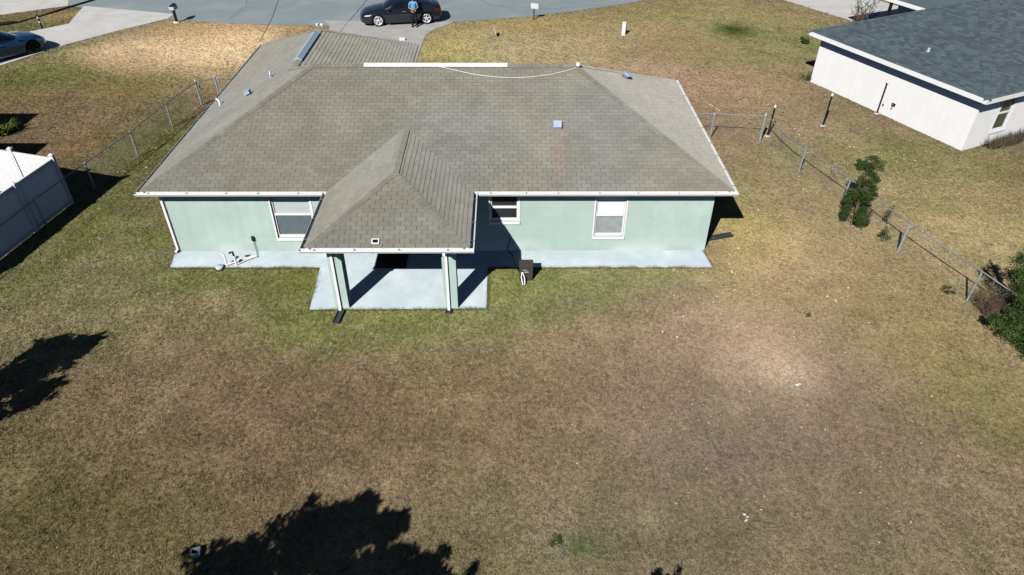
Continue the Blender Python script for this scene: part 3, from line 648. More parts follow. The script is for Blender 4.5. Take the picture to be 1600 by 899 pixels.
# ------------------------------------------------------------------ fences
def mesh_span(b, a, c, z0, z1, step=.10, r=.0013):
    a, c = Vector((*a,0)), Vector((*c,0)); L = (c-a).length; d = (c-a)/L; h = z1-z0; nrm = Vector((-d.y,d.x,0)); u = -h
    while u < L:
        for sg in (1,-1):
            lo, hi = max(u,0), min(u+h, L)
            if hi-lo < .02: continue
            p = a+d*lo+Vector((0,0,z0+(lo-u) if sg > 0 else z1-(lo-u))); q = a+d*hi+Vector((0,0,z0+(hi-u) if sg > 0 else z1-(hi-u)))
            t = (q-p).normalized(); x = t.cross(nrm)
            P = [e+o for e in (p,q) for o in (nrm*r, -nrm*r*.5+x*r*.87, -nrm*r*.5-x*r*.87)]
            b.add(P, [(0,1,4,3),(1,2,5,4),(2,0,3,5)])
        u += step
def chain_fence(label, pts, H=1.12, post=.03, tops=None, mesh=True, mats=('galvdull','galvdull'), rail_r=.021, term=()):
    t = thing('chain_link_fence', label, 'fence', (*pts[len(pts)//2], GZ))
    for i, p in enumerate(pts):
        b = MB(); k = post*(1.45 if i in term else 1); hh = H+(.06 if i in term else -.02)
        b.tube([(*p,GZ-.1),(*p,GZ+hh)], k, 10); po = b.build('post', M['galv'], t)
        b = MB(); b.lathe([(k*1.2,GZ+hh-.03),(k*1.25,GZ+hh+.01),(k*.8,GZ+hh+.05),(0,GZ+hh+.06)], (*p,0), n=10); b.build('post_cap', M['galv'], po)
    for p, q in zip(pts, pts[1:]):
        b = MB(); b.tube([(*p,GZ+H),(*q,GZ+H)], rail_r, 8); b.build('rail', M[mats[0]], t)
        if mesh: b = MB(); mesh_span(b, p, q, GZ+.03, GZ+H); b.build('wire_mesh', M['galvdull'], t, kind='stuff', fix=False)
    return t
LF = [(-3.14,12.86),(-3.60,10.4),(-3.90,7.44),(-4.42,4.70),(-4.86,2.0),(-5.16,-.7),(-5.5,-3.4)]
chain_fence('low chain link fence running down the left side yard past the white privacy fence', LF, 1.12, term=(0,))
t = chain_fence('short chain link gate section joining the left fence to the side of the house', [(-3.05,12.95),(-2.50,13.9),(-1.5,14.0)][:1]+[(-2.45,13.45)], 1.12, mesh=True, term=(1,))
chain_fence('chain link panel with thin rail against the left side of the garage', [(-2.33,13.5),(-.9,13.55),(.38,13.58)], 1.12, rail_r=.013)
chain_fence('short chain link fence from the right side of the house to the corner post', [(18.2,9.25),(20.30,9.20),(22.42,8.94)], 1.15, post=.034, term=(2,))
RFP = [(22.75,9.05),(23.13,6.02),(23.90,3.50),(24.62,.40),(25.52,-2.32),(26.6,-5.4)]
t = thing('chain_link_fence', 'sagging chain link fence running diagonally along the right edge of the back yard', 'fence', (24.6,.4,GZ))
Hs = [.95,1.12,1.10,1.14,1.14,1.14]
for i, p in enumerate(RFP):
    if i == 0: continue
    b = MB(); b.tube([(*p,GZ-.1),(p[0]+.02,p[1]-.02,GZ+Hs[i]-.01)], .040 if i == 3 else .030, 10); b.build('post', M['galv'], t)
for i in range(len(RFP)-1):
    p, q = RFP[i], RFP[i+1]; n = 8; sag = .14 if i == 0 else .03; P = []
    for k in range(n+1):
        f = k/n; P.append((p[0]+(q[0]-p[0])*f, p[1]+(q[1]-p[1])*f, GZ+Hs[i]+(Hs[i+1]-Hs[i])*f - sag*4*f*(1-f)))
    b = MB(); b.tube(P, .022, 8); b.build('rail', M['galvdull'], t)
    b = MB(); mesh_span(b, p, q, GZ+.03, GZ+1.05); b.build('wire_mesh', M['galvdull'], t, kind='stuff', fix=False)
# black bare posts by the neighbour's wall
for (x, y), lean, lab in zip([(22.91,9.46),(25.75,10.53),(28.81,11.9)], [(.03,.0),(.05,.03),(.02,.02)],
    ['thin black steel post with white tip beside the chain link corner','thin black steel post with white tip, standing alone on the lawn between the other two','thin black steel post with white tip in front of the white wall']):
    h = {22.91:1.42,25.75:1.5,28.81:1.58}[x]
    t = thing('steel_post', lab, 'post', (x,y,GZ), group='black posts by the white house')
    b = MB(); b.tube([(x,y,GZ-.1),(x+lean[0],y+lean[1],GZ+h-.1)], .036, 10); p = b.build('shaft', M['blackmetal'], t)
    b = MB(); b.tube([(x+lean[0],y+lean[1],GZ+h-.1),(x+lean[0]*1.1,y+lean[1]*1.1,GZ+h-.02),(x+lean[0]*1.1,y+lean[1]*1.1,GZ+h+.02)], [.045,.045,.02], 10); b.build('cap', M['pvc'], t)
    b = MB(); b.lathe([(.13,GZ),(.12,GZ+.03),(0,GZ+.04)], (x,y,0), n=9); b.build('footing', M['conc'], t)
# white vinyl privacy fence: corner, panel boards, posts, rails
t = thing('privacy_fence', 'tall white vinyl privacy fence corner at the left edge of the yard', 'fence', (-4.62,3.62,GZ))
C0 = Vector((-4.78,3.62,0)); dn = Vector((-.155,-.988,0)).normalized(); dw_ = Vector((-.96,.28,0)).normalized(); HF = 1.86
def vpost(p, h=HF+.12):
    b = MB(); b.obox((p.x,p.y,GZ+h/2), (.064,0,0), (0,.064,0), (0,0,h/2)); q = b.build('post', M['vinyl'], t)
    b = MB(); z = GZ+h; b.add([(p.x-.08,p.y-.08,z),(p.x+.08,p.y-.08,z),(p.x+.08,p.y+.08,z),(p.x-.08,p.y+.08,z),(p.x-.08,p.y-.08,z+.03),(p.x+.08,p.y-.08,z+.03),(p.x+.08,p.y+.08,z+.03),(p.x-.08,p.y+.08,z+.03),(p.x,p.y,z+.09)], [(0,3,2,1),(0,1,5,4),(1,2,6,5),(2,3,7,6),(3,0,4,7),(4,5,8),(5,6,8),(6,7,8),(7,4,8)]); b.build('post_cap', M['vinyl'], q)
def vpanel(p, q):
    d = (q-p); L = d.length; d.normalize(); s = Vector((-d.y,d.x,0)); k = int(round((L-.128)/.29)); wd = (L-.128)/k
    for i in range(k):
        m = p+d*(.064+wd*(i+.5)); b = MB(); b.obox((m.x,m.y,GZ+HF/2+.02), d*(wd/2-.0015), s*.011, (0,0,HF/2-.06)); b.build('board', M['vinyl'], t)
    for z in (.12, HF-.05):
        b = MB(); m = (p+q)/2; b.obox((m.x,m.y,GZ+z), d*(L/2-.066), s*.028, (0,0,.065)); b.build('rail', M['vinyl'], t)
vpost(C0)
p = C0
for i in range(3):
    q = p+dn*1.95; vpost(q, HF+.02); vpanel(p, q); p = q
p = C0
for i in range(4):
    q = p+dw_*1.82; vpost(q); vpanel(p, q); p = q

# ------------------------------------------------------------------ neighbour's white house on the right
U = Vector((-.4185,.9082,0)).normalized(); V_ = Vector((U.y,-U.x,0)); E0 = Vector((30.53,7.37,0)); NL, NW = 9.7, 17.0; NS = .44; NZ = 2.46
nb = thing('neighbour_house', 'white stucco house with dark blue grey shingle roof at the top right', 'house', (34,14,0))
P2 = lambda a, c, z: tuple(E0+U*a+V_*c+Vector((0,0,z)))
oh = .46
def nwall(a0, c0, a1, c1, holes=(), thick=.2):
    p, q = E0+U*a0+V_*c0, E0+U*a1+V_*c1; d = (q-p).normalized(); s = Vector((-d.y,d.x,0)); L = (q-p).length; b = MB(); tmp = MB()
    rect_wall(tmp, 'y', 0, thick, 0, L, GZ-.05, NZ-.12, holes)
    b.v = [tuple(p+d*v[0]+s*v[1]+Vector((0,0,v[2]))) for v in tmp.v]; b.f = tmp.f; b.sm = tmp.sm
    return b.build('wall', M['nwall'], nb), p, d, s
nwall(NL-oh, oh, oh, oh, thick=.2)
wl, wp, wd_, ws = nwall(oh, oh+.202, oh, NW-oh-.202, [(1.25,2.15,.55,2.02)])
nwall(oh, NW-oh, NL-oh, NW-oh); nwall(NL-oh, NW-oh-.202, NL-oh, oh+.202)
def nbox(b, u0, u1, d0, d1, z0, z1): b.obox(wp+wd_*(u0+u1)/2+ws*(d0+d1)/2+Vector((0,0,(z0+z1)/2)), wd_*(u1-u0)/2, ws*(d1-d0)/2, (0,0,(z1-z0)/2))
wp = wp - wd_*.2
b = MB()
for u0,u1,z0,z1 in ((1.45,1.51,.55,2.02),(2.29,2.35,.55,2.02),(1.51,2.29,.55,.62),(1.51,2.29,1.96,2.02)): nbox(b, u0,u1,.03,.10,z0,z1)
wn = b.build('window', M['white'], nb)
b = MB(); nbox(b, 1.51,2.29,.02,.09,1.30,1.37); b.build('meeting_rail', M['white'], wn)
for z0, z1 in ((.62,1.30),(1.37,1.96)): b = MB(); nbox(b, 1.51,2.29,.07,.08,z0,z1); b.build('pane', M['glass_green'], wn)
b = MB(); nbox(b, 1.38,2.42,-.05,.03,.46,.548); b.build('sill', M['nwall'], wn)
b = MB()
for u0,u1,z0,z1 in ((1.36,1.447,.55,2.10),(2.353,2.44,.55,2.10)): b = MB(); nbox(b, u0,u1,-.025,.028,z0,z1); b.build('trim', M['nwall'], wn)
half = NL/2; zr = NZ+NS*half
R0, R1 = (half, half), (half, NW-half)
planes = [[(NL,0),(0,0),R0], [(0,0),(0,NW),R1,R0], [(0,NW),(NL,NW),R1], [(NL,NW),(NL,0),R0,R1]]
zat = lambda a, c: NZ+NS*min(a, NL-a, c, NW-c)
b = MB()
for P in planes: b.poly([P2(a, c, zat(a, c)) for a, c in P])
nroof = b.build('roof', M['slate_under'], nb)
j = MB()
for i, P in enumerate(planes):
    if i == 2: continue
    tabs, fr, _ = shingles([P2(a, c, zat(a, c)) for a, c in P], .27 if i < 2 else .7, .135 if i < 2 else .3, .008, .013, .008)
    for w_, q, u, v, l in tabs: add_tab(j, q, fr, v, l, .135 if i < 2 else .3)
j.build('shingles', M['slate_sh'], nroof, kind='stuff', fix=False)
def ncaps(a, c):
    a, c = Vector(a), Vector(c); d = c-a; L = d.length; d.normalize(); side = d.cross(Vector((0,0,1))).normalized(); up = side.cross(d); b = MB(); t = 0
    while t < L-.02:
        p, q = a+d*t, a+d*min(t+.28,L); dr = .14*NS*.7
        b.add([p+up*.024,p+side*.14-up*(dr-.024),p-side*.14-up*(dr-.024),q+up*.01,q+side*.14-up*(dr-.01),q-side*.14-up*(dr-.01)], [(0,1,4,3),(0,3,5,2)]); t += .16
    b.build('ridge_caps', M['slate_sh'], nroof, kind='stuff')
for a, c in (((0,0),R0),((NL,0),R0),(R0,R1)): ncaps(P2(*a, zat(*a)+.008), P2(*c, zat(*c)+.008))
b = MB(); t_ = .03
for a, c in (((0,0),(0,NW)),((0,NW),(NL,NW)),((NL,NW),(NL,0)),((NL,0),(0,0))):
    p, q = Vector(P2(*a,0)), Vector(P2(*c,0)); d = (q-p).normalized(); s = Vector((-d.y,d.x,0))
    ins = 1 if s.dot(Vector(P2(NL/2,NW/2,0))-p) > 0 else -1
    m = (p+q)/2 + s*ins*t_*.5; b.obox((m.x,m.y,NZ-.105), (q-p)/2, s*t_*.5, (0,0,.10))
b.build('fascia', M['white'], nb)
b = MB(); b.poly([P2(.02,.02,NZ-.125),P2(.02,NW-.02,NZ-.125),P2(NL-.02,NW-.02,NZ-.125),P2(NL-.02,.02,NZ-.125)]); b.build('soffit', M['soffit'], nb)
p = Vector((29.9,11.7,0)); 
q = Vector(P2(4.05, 1.25, 0)); zz = zat(4.05,1.25); b = MB(); b.lathe([(.05,zz-.05),(.05,zz+.13),(.035,zz+.13)], (q.x,q.y,0), n=10); vp = b.build('vent_pipe', M['alu'], nroof)
b = MB(); b.lathe([(.13,zz-.06),(.11,zz+.02),(.055,zz+.09)], (q.x,q.y,0), n=10); b.build('flashing', M['galvdull'], vp)
# hose bib on the long wall
hb = E0+U*4.15+V_*(oh-.03); b = MB()
b.tube([(hb.x,hb.y,.62),(hb.x-.12,hb.y-.05,.62),(hb.x-.14,hb.y-.06,.50)], .02, 8); b.obox((hb.x-.1,hb.y-.05,.68), U*.10, V_*.012, (0,0,.03)); b.build('hose_tap', M['black'], nb)
b = MB(); hb2 = E0+U*4.75+V_*(oh-.01); b.obox((hb2.x,hb2.y,.38), U*.03, V_*.012, (0,0,.05)); b.build('outlet', M['black'], nb)
# front wing of the neighbour's house
b = MB(); fz = 2.45; W0, W1, UE = 8.62, 15.2, NL+5.2; WM = (W0+W1)/2; wh = NS*(W1-W0)/2
Q = [P2(NL-1.5,W0,fz),P2(UE,W0,fz),P2(UE,W1,fz),P2(NL-1.5,W1,fz)]; RA = P2(NL-4.6,WM,fz+wh); RB = P2(UE-(W1-W0)/2,WM,fz+wh)
b.poly([Q[0],Q[1],RB,RA]); b.poly([Q[1],Q[2],RB]); b.poly([Q[2],Q[3],RA,RB]); pr = b.build('wing_roof', M['slate_sh'], nb)
b = MB()
for p_, q_ in ((P2(NL+.01,W0,fz),Q[1]),(Q[1],Q[2]),(Q[2],P2(NL+.01,W1,fz))):
    p_, q_ = Vector(p_), Vector(q_); d = (q_-p_); s = Vector((-d.y,d.x,0)).normalized(); m = (p_+q_)/2; b.obox((m.x,m.y,fz-.10), d/2, s*.02, (0,0,.10))
b.build('wing_fascia', M['white'], nb)
for a_, c_, a2, c2 in ((NL-.4,12.2,UE-.6,12.2),):
    q1, q2 = Vector(P2(a_,c_,0)), Vector(P2(a2,c2,0)); d = q2-q1; s = Vector((-d.y,d.x,0)).normalized(); m = (q1+q2)/2; b = MB(); b.obox((m.x,m.y,1.15), d/2, s*.09, (0,0,1.2)); b.build('wall', M['nwall'], nb)
q = P2(NL+2.6,W0+.15,0); b = MB(); b.box((q[0]-.07,q[1]-.07,GZ),(q[0]+.07,q[1]+.07,fz-.2)); b.build('porch_post', M['blackmetal'], nb)

# ------------------------------------------------------------------ left neighbour's building, just outside the view; its shadow falls into it
t = thing('neighbour_shed', 'white walled building beyond the left edge whose shadow falls on the lawn', 'shed', (-14.5,8,GZ))
b = MB(); b.box((-19,7.9,GZ),(-11.85,9.1,2.25)); b.build('wall', M['nwall'], t)
b = MB(); b.box((-19,7.75,2.253),(-11.7,9.25,2.40)); b.build('roof', M['slate_sh'], t)
b = MB(); b.box((-18,4.85,GZ),(-9.75,6.05,2.20)); b.build('wall', M['nwall'], t)
b = MB(); b.box((-18,4.75,2.203),(-9.62,6.15,2.36)); b.build('roof', M['slate_sh'], t)

# ------------------------------------------------------------------ cars
def interp(x, pts):
    xs = [p[0] for p in pts]; return float(np.interp(x, xs, [p[1] for p in pts]))
def make_car(name, label, loc, rz, paint, rim, L=4.98, WB=2.96, hw=.975, H=1.44, rw=.355, front_axle=1.42):
    t = thing(name, label, 'car', loc, rz); r = rear = front_axle-WB
    xf, xr = L/2, -L/2
    HW = [(xr,.70),(xr+.10,.82),(xr+.35,.92),(xr+.9,.97),(rear,.98),(-.3,.96),(front_axle,.97),(xf-.55,.93),(xf-.28,.84),(xf-.10,.70),(xf,.52)]
    TOP = [(xr,.86),(xr+.06,1.0),(xr+.3,1.06),(rear,1.03),(-.6,.99),(.6,.97),(1.05,.955),(1.6,.88),(2.0,.80),(xf-.25,.72),(xf-.06,.60),(xf,.50)]
    LOW = [(xr,.45),(xr+.2,.27),(rear,.20),(0,.18),(front_axle,.19),(xf-.25,.19),(xf-.05,.25),(xf,.33)]
    def zlow(x):
        z = interp(x, LOW)
        for a in (front_axle, rear):
            if abs(x-a) < .415: z = max(z, .345+math.sqrt(.415**2-(x-a)**2))
        return z
    def wid(x, z):
        zt = interp(x, TOP); f = (z-.18)/max(zt-.18,.1)
        return interp(x, HW)*hw/.98*(.955+.09*math.sin(min(max(f,0),1)*2.6) - (.13*max(0,(f-.72)/.28)**2))
    xs = sorted(set([xr+(xf-xr)*i/90 for i in range(91)]+[a+s*.415 for a in (front_axle,rear) for s in (-1,1)]+[a+s*.412 for a in (front_axle,rear) for s in (-1,1)]))
    b = MB(); K, T = 8, 5; rows = []
    for x in xs:
        zl, zt = zlow(x), interp(x, TOP); row = []
        for k in range(K+1): z = zl+(zt-zl)*k/K; row.append((x, wid(x,z), z))
        we = row[-1][1]
        for k in range(1, T): y = we*(1-2*k/T); row.append((x, y, zt+.035*(1-(y/we)**2)))
        for k in range(K, -1, -1): z = zl+(zt-zl)*k/K; row.append((x, -wid(x,z), z))
        rows.append(row)
    n = len(rows[0]); P = [p for r_ in rows for p in r_]
    F = [(i*n+k, i*n+k+1, (i+1)*n+k+1, (i+1)*n+k) for i in range(len(rows)-1) for k in range(n-1)]
    b.add(P, F, True); b.poly(rows[0]); b.poly(rows[-1][::-1])
    body = b.build('body', M[paint], t, local=True)
    b = MB(); b.box((xr+.25,-.78,.24),(xf-.3,.78,.5)); b.build('underbody', M['black'], t, local=True)
    # cabin
    ROOF = [(-2.12,1.05),(-1.75,1.17),(-1.2,1.33),(-.7,1.415),(-.25,H),(.1,H-.02),(.35,H-.075),(.7,1.20),(1.10,.965)]
    xs2 = [-2.12+3.22*i/40 for i in range(41)]
    def cab(x): 
        zb = interp(x, TOP)-.03; zr_ = max(interp(x, ROOF), zb+.012); f = (zr_-zb)/(H-.95); wb = interp(x, [(-2.12,.70),(-1.5,.84),(-.5,.87),(.5,.86),(1.1,.74)]); wr = wb-.27*min(f,1)
        return zb, zr_, wb, wr
    def side(x, tt, off=0, sg=1): zb, zr_, wb, wr = cab(x); return (x, sg*(wb+(wr-wb)*tt+.03*math.sin(tt*math.pi)+off), zb+(zr_-.04-zb)*tt)
    def top(x, s, off=0): zb, zr_, wb, wr = cab(x); return (x, wr*s, zr_-.045*s*s+off)
    b = MB(); rows = []
    for x in xs2: rows.append([side(x,k/5) for k in range(5)]+[top(x,1-2*k/8) for k in range(9)]+[side(x,k/5,0,-1) for k in range(4,-1,-1)])
    n = len(rows[0]); b.add([p for r_ in rows for p in r_], [(i*n+k,i*n+k+1,(i+1)*n+k+1,(i+1)*n+k) for i in range(len(rows)-1) for k in range(n-1)], True)
    b.build('roof', M[paint], t, local=True)
    def patch(nm, fn, nu=10, nv=4, m='carglass', parent=None):
        b = MB(); P = [fn(i/nu, k/nv) for i in range(nu+1) for k in range(nv+1)]
        b.add(P, [(i*(nv+1)+k,i*(nv+1)+k+1,(i+1)*(nv+1)+k+1,(i+1)*(nv+1)+k) for i in range(nu) for k in range(nv)], True); return b.build(nm, M[m], parent or t, local=True, fix=False)
    lerp = lambda a, c, f: a+(c-a)*f
    for sg in (1,-1):
        patch('front_window', lambda u, v: side(lerp(lerp(.88,-.28,u), lerp(.22,-.28,u), v), .12+.74*v, .008, sg))
        patch('rear_window', lambda u, v: side(lerp(lerp(-.36,-1.62,u), lerp(-.36,-1.05,u), v), .12+.74*v, .008, sg))
        b = MB(); b.tube([(.72,sg*.90,.97),(.74,sg*1.02,1.02),(.70,sg*1.08,1.02)], [.03,.075,.05], 10); b.build('mirror', M[paint], t, local=True)
        for x in (-.18, -1.2): b = MB(); b.box((x-.10, sg*.955-.012, .83),(x+.10, sg*.955+.012, .855)); b.build('door_handle', M['galvdull'], body, local=True)
        patch('headlight', lambda u, v: (lerp(xf-.62,xf-.16,u), sg*(wid(lerp(xf-.62,xf-.16,u), .62+.06*v)+.006), lerp(.66,.60,u)+.07*v*(1-.3*u)), 6, 2, 'lamp')
        patch('taillight', lambda u, v: (lerp(xr+.06,xr+.42,u), sg*(wid(lerp(xr+.06,xr+.42,u), .82)+.008), .80+.11*v), 6, 2, 'red')
    patch('windshield', lambda u, v: top(lerp(.98,.36,u), lerp(-.93,.93,v), .008))
    patch('rear_glass', lambda u, v: top(lerp(-1.05,-1.98,u), lerp(-.9,.9,v), .008))
    b = MB(); b.box((xf-.10,-.34,.36),(xf-.02,.34,.48)); b.build('grille', M['black'], t, local=True)
    for ax_ in (front_axle, rear):
        for sg in (1,-1):
            y0 = sg*(hw-.235); y1 = sg*(hw-.015)
            b = MB(); b.lathe([(rw*.70,y0),(rw*.95,y0),(rw,y0+sg*.03),(rw,y1-sg*.03),(rw*.96,y1),(rw*.74,y1),(rw*.72,y1-sg*.05)], (ax_,0,rw), 'y', 28); w_ = b.build('wheel', M['tyre'], t, local=True)
            b = MB(); b.lathe([(rw*.745,y1-sg*.06),(rw*.745,y1+sg*.004),(rw*.64,y1+sg*.002),(rw*.62,y1-sg*.05)], (ax_,0,rw), 'y', 28)
            for k in range(5):
                a = k*2*math.pi/5+.3; d = Vector((math.cos(a),0,math.sin(a))); s = Vector((-d.z,0,d.x)); b.obox(Vector((ax_,y1-sg*.012,rw))+d*rw*.36, d*rw*.32, s*rw*.085, (0,.012,0))
            b.lathe([(rw*.16,y1-sg*.03),(rw*.16,y1+sg*.004),(0,y1+sg*.006)], (ax_,0,rw), 'y', 12); b.build('rim', M[rim], w_, local=True)
            b = MB(); b.lathe([(rw*.70,y1-sg*.075),(0,y1-sg*.072)], (ax_,0,rw), 'y', 20); b.build('brake_disc', M['black'], w_, local=True)
    return t
hd = math.atan2(-.53,-2.9)
make_car('parked_car', 'glossy dark graphite sedan with silver wheels stopped on the street behind a person', (4.79,26.20,GZ+.014), hd, 'carpaint', 'rim')
make_car('parked_car', 'blue car parked on the left neighbour driveway, cut by the photo edge', (-16.36,19.40,GZ+.034), math.atan2(.83,.56), 'bluepaint', 'rimdark', L=4.7, WB=2.8, hw=.92, front_axle=1.40)

# ------------------------------------------------------------------ person
def skin(name, joints, edges, m, parent, sub=2):
    me = bpy.data.meshes.new(name); me.from_pydata([j[0] for j in joints], edges, []); me.materials.append(m)
    o = bpy.data.objects.new(name, me); COL.objects.link(o); o.parent = parent
    md = o.modifiers.new('skin', 'SKIN'); md.use_smooth_shade = True
    for i, j in enumerate(joints):
        r = j[1]; me.skin_vertices[0].data[i].radius = r if isinstance(r, tuple) else (r, r)
    me.skin_vertices[0].data[0].use_root = True
    o.modifiers.new('sub', 'SUBSURF').levels = sub; o.modifiers['sub'].render_levels = sub
    return o
pt = thing('person', 'person in a sky blue shirt and dark trousers standing by the dark sedan', 'person', (5.77,25.0,GZ+.032), .08)
J = []; E = []
def j(p, r, par=None):
    J.append((p, r)); i = len(J)-1
    if par is not None: E.append((par, i))
    return i
pel = j((0,0,.95),(.155,.11)); wst = j((0,.0,1.08),(.145,.10),pel); ch = j((0,.01,1.28),(.165,.11),wst); sh = j((0,.015,1.42),(.10,.08),ch); nk = j((0,.01,1.50),(.055,.055),sh); hd0 = j((0,-.01,1.58),(.075,.085),nk); hd1 = j((0,-.01,1.69),(.075,.09),hd0); hd2 = j((0,0,1.76),(.05,.06),hd1)
hands = []
for sg in (1,-1):
    s0 = j((sg*.19,.02,1.40),.062,sh); el = j((sg*.27,.03,1.13),.048,s0); wr_ = j((sg*.13,-.22,1.09),.033,el); pm = j((sg*.075,-.28,1.10),(.038,.022),wr_)
    for k, (dx, ln) in enumerate(((.028,.062),(.010,.075),(-.008,.070),(-.026,.055))):
        f1 = j((sg*(.06-.01),-.315+.0*k,1.125-k*.018),.010,pm); j((sg*(.055-ln*.55),-.325,1.128-k*.018),.009,f1)
    th = j((sg*.07,-.29,1.135),.011,pm); j((sg*.045,-.31,1.15),.010,th)
    hp = j((sg*.10,.0,.88),(.092,.09),pel); kn = j((sg*.115,-.02,.50),.062,hp); an = j((sg*.125,.01,.10),.042,kn); ft = j((sg*.145,-.15,.045),(.042,.035),an)
pb = skin('body', J, E, M['skin'], pt)
JJ = [((0,0,.96),(.175,.13)),((0,0,1.10),(.168,.125)),((0,.01,1.28),(.185,.13)),((0,.015,1.41),(.12,.095)),((.19,.02,1.41),.078),((.25,.028,1.21),.070),((-.19,.02,1.41),.078),((-.25,.028,1.21),.070)]
skin('shirt', JJ, [(0,1),(1,2),(2,3),(3,4),(4,5),(3,6),(6,7)], M['shirt'], pt)
JJ = [((0,0,.98),(.172,.126)),((.10,0,.86),(.112,.11)),((.115,-.02,.50),.088),((.125,.0,.07),.098),((-.10,0,.86),(.112,.11)),((-.115,-.02,.50),.088),((-.125,.0,.07),.098)]
skin('trousers', JJ, [(0,1),(1,2),(2,3),(0,4),(4,5),(5,6)], M['trouser'], pt)
for sg in (1,-1): skin('shoe', [((sg*.125,.05,.06),(.07,.06)),((sg*.135,-.08,.05),(.065,.055)),((sg*.15,-.20,.04),(.055,.042))], [(0,1),(1,2)], M['shoe'], pt)
skin('hair', [((0,.03,1.72),(.085,.09)),((0,.0,1.775),(.07,.075)),((0,.06,1.64),(.07,.05))], [(0,1),(0,2)], M['hair'], pt)
for sg in (1,-1):
    b = MB(); b.lathe([(0,-.012),(.012,0),(0,.012)], (sg*.03,-.095,1.665), n=8); b.build('eye', M['black'], pt, local=True)
    b = MB(); b.obox((sg*.088,.0,1.655), (.01,0,0),(0,.02,0),(0,0,.032)); b.build('ear', M['skin'], pt, local=True)
b = MB(); b.obox((0,-.108,1.635),(.014,0,0),(0,.016,0),(0,0,.028)); b.build('nose', M['skin'], pt, local=True)
b = MB(); b.obox((0,-.097,1.592),(.026,0,0),(0,.006,0),(0,0,.005)); b.build('mouth', M['red'], pt, local=True)
t = thing('remote_controller', 'small grey handheld controller held at the waist by the person', 'controller', (5.77,24.66,GZ+1.13))
b = MB(); b.box((5.70,24.60,GZ+1.125),(5.86,24.70,GZ+1.155)); b.build('casing', M['remote'], t)
b = MB(); b.box((5.72,24.63,GZ+1.156),(5.84,24.69,GZ+1.165)); b.build('screen', M['blue'], t)
for x in (5.73, 5.83): b = MB(); b.tube([(x,24.69,GZ+1.15),(x,24.73,GZ+1.20)], .006, 6); b.build('aerial', M['black'], t)

# ------------------------------------------------------------------ street furniture
x, y = -9.15, 25.85
t = thing('mailbox', 'black mailbox on a dark post beside the left driveway and the street', 'mailbox', (x,y,GZ))
b = MB(); b.box((x-.07,y-.055,GZ-.1),(x+.07,y+.055,.74)); b.build('post', M['blackmetal'], t)
b = MB(); P = [(-.14,0),(.14,0),(.14,.16),(.10,.25),(0,.29),(-.10,.25),(-.14,.16)]
b.add([(x+px*1.15,y-.22+d,.742+pz*1.1) for d in (0,.52) for px,pz in P], [(0,1,2,3,4,5,6),(13,12,11,10,9,8,7)]+[(i,(i+1)%7,7+(i+1)%7,7+i) for i in range(7)]); bx = b.build('box_body', M['carpaint'], t)
b = MB(); b.box((x-.195,y-.18,.77),(x-.165,y+.12,.96)); b.build('newspaper_slot', M['pvc'], t)
b = MB(); b.box((x-.14,y-.235,.76),(x+.14,y-.222,.95)); b.build('door', M['lidgrey'], bx)
b = MB(); b.box((x+.163,y-.05,.83),(x+.172,y+.12,.86)); b.build('flag', M['red'], bx)
b = MB(); b.lathe([(.22,GZ),(.20,GZ+.07),(0,GZ+.09)], (x,y,0), n=10); b.build('footing', M['conc'], t)
x, y = -16.80,24.55
t = thing('marker_post', 'thin black marker post with white bands between the left driveways', 'post', (x,y,GZ))
b = MB(); b.tube([(x,y,GZ-.1),(x-.03,y,GZ+.85)], .05, 10); b.build('shaft', M['wood'], t)
for z in (.38,.64): b = MB(); b.tube([(x-.02,y,GZ+z),(x-.02,y,GZ+z+.08)], .058, 10); b.build('reflector_band', M['pvc'], t)
b = MB(); b.tube([(-21.5,24.3,.02),(-20.0,25.05,.03),(-19.15,25.5,.03),(-18.9,25.75,.0),(-18.31,26.94,.0),(-17.95,27.7,.0),(-17.55,28.64,.01),(-17.0,29.8,.02),(-16.51,30.91,.02),(-15.6,33.4,.02)], [.10,.13,.12,.045,.045,.055,.06,.06,.06,.06], 8)  # widened left end is black geometry standing in for a shadow on the ground
tag(b.build('pipe_and_shadow', M['black']), 'black pipe lying across the grass past the marker post to the street, its thick left end standing in for a shadow', 'pipe')
b = MB(); b.tube([(-.2,14.1,2.55),(-.35,17,2.75),(-.6,22,3.7),(-.9,28,5.4),(-1.2,34,7.6)], .013, 6)
tag(b.build('service_wire', M['blackmetal']), 'thin dark overhead wire running from the garage roof across the street', 'wire')
x, y = 13.16,26.55
t = thing('street_sign', 'small white blank sign on a dark post at the edge of the street', 'sign', (x,y,GZ))
b = MB(); b.box((x-.03,y-.02,GZ-.1),(x+.03,y+.02,.62)); b.build('post', M['blackmetal'], t)
b = MB(); b.obox((x+.03,y-.035,.80), Vector((.24,.06,-.04)), (0,.012,0), (0,0,.16)); b.build('sign_panel', M['pvc'], t)
x, y = 10.70,23.15
t = thing('yard_sign', 'small white leaning yard sign on the front lawn', 'sign', (x,y,GZ))
b = MB(); d = Vector((.10,-.52,0)).normalized(); b.obox((x,y,.33), d*.26, Vector((d.y,-d.x,0))*.01, Vector((-.05,0,.20))); b.build('sign_panel', M['pvc'], t)
for sg in (-.17,.17): b = MB(); b.tube([(x+d.x*sg,y+d.y*sg,GZ-.05),(x+d.x*sg,y+d.y*sg,.16)], .008, 6); b.build('stake', M['galv'], t)
x, y = 18.42,23.5
t = thing('utility_pedestal', 'white square utility pedestal standing on the front lawn', 'pedestal', (x,y,GZ))
b = MB(); b.box((x-.10,y-.08,GZ),(x+.10,y+.08,.66)); b.build('cabinet', M['pvc'], t)
b = MB(); b.box((x-.11,y-.09,.663),(x+.11,y+.09,.72)); b.build('cabinet_lid', M['pvc'], t)
b = MB(); b.tube([(x+.16,y+.05,GZ),(x+.16,y+.05,.76)], .014, 6); b.build('marker_rod', M['galv'], t)
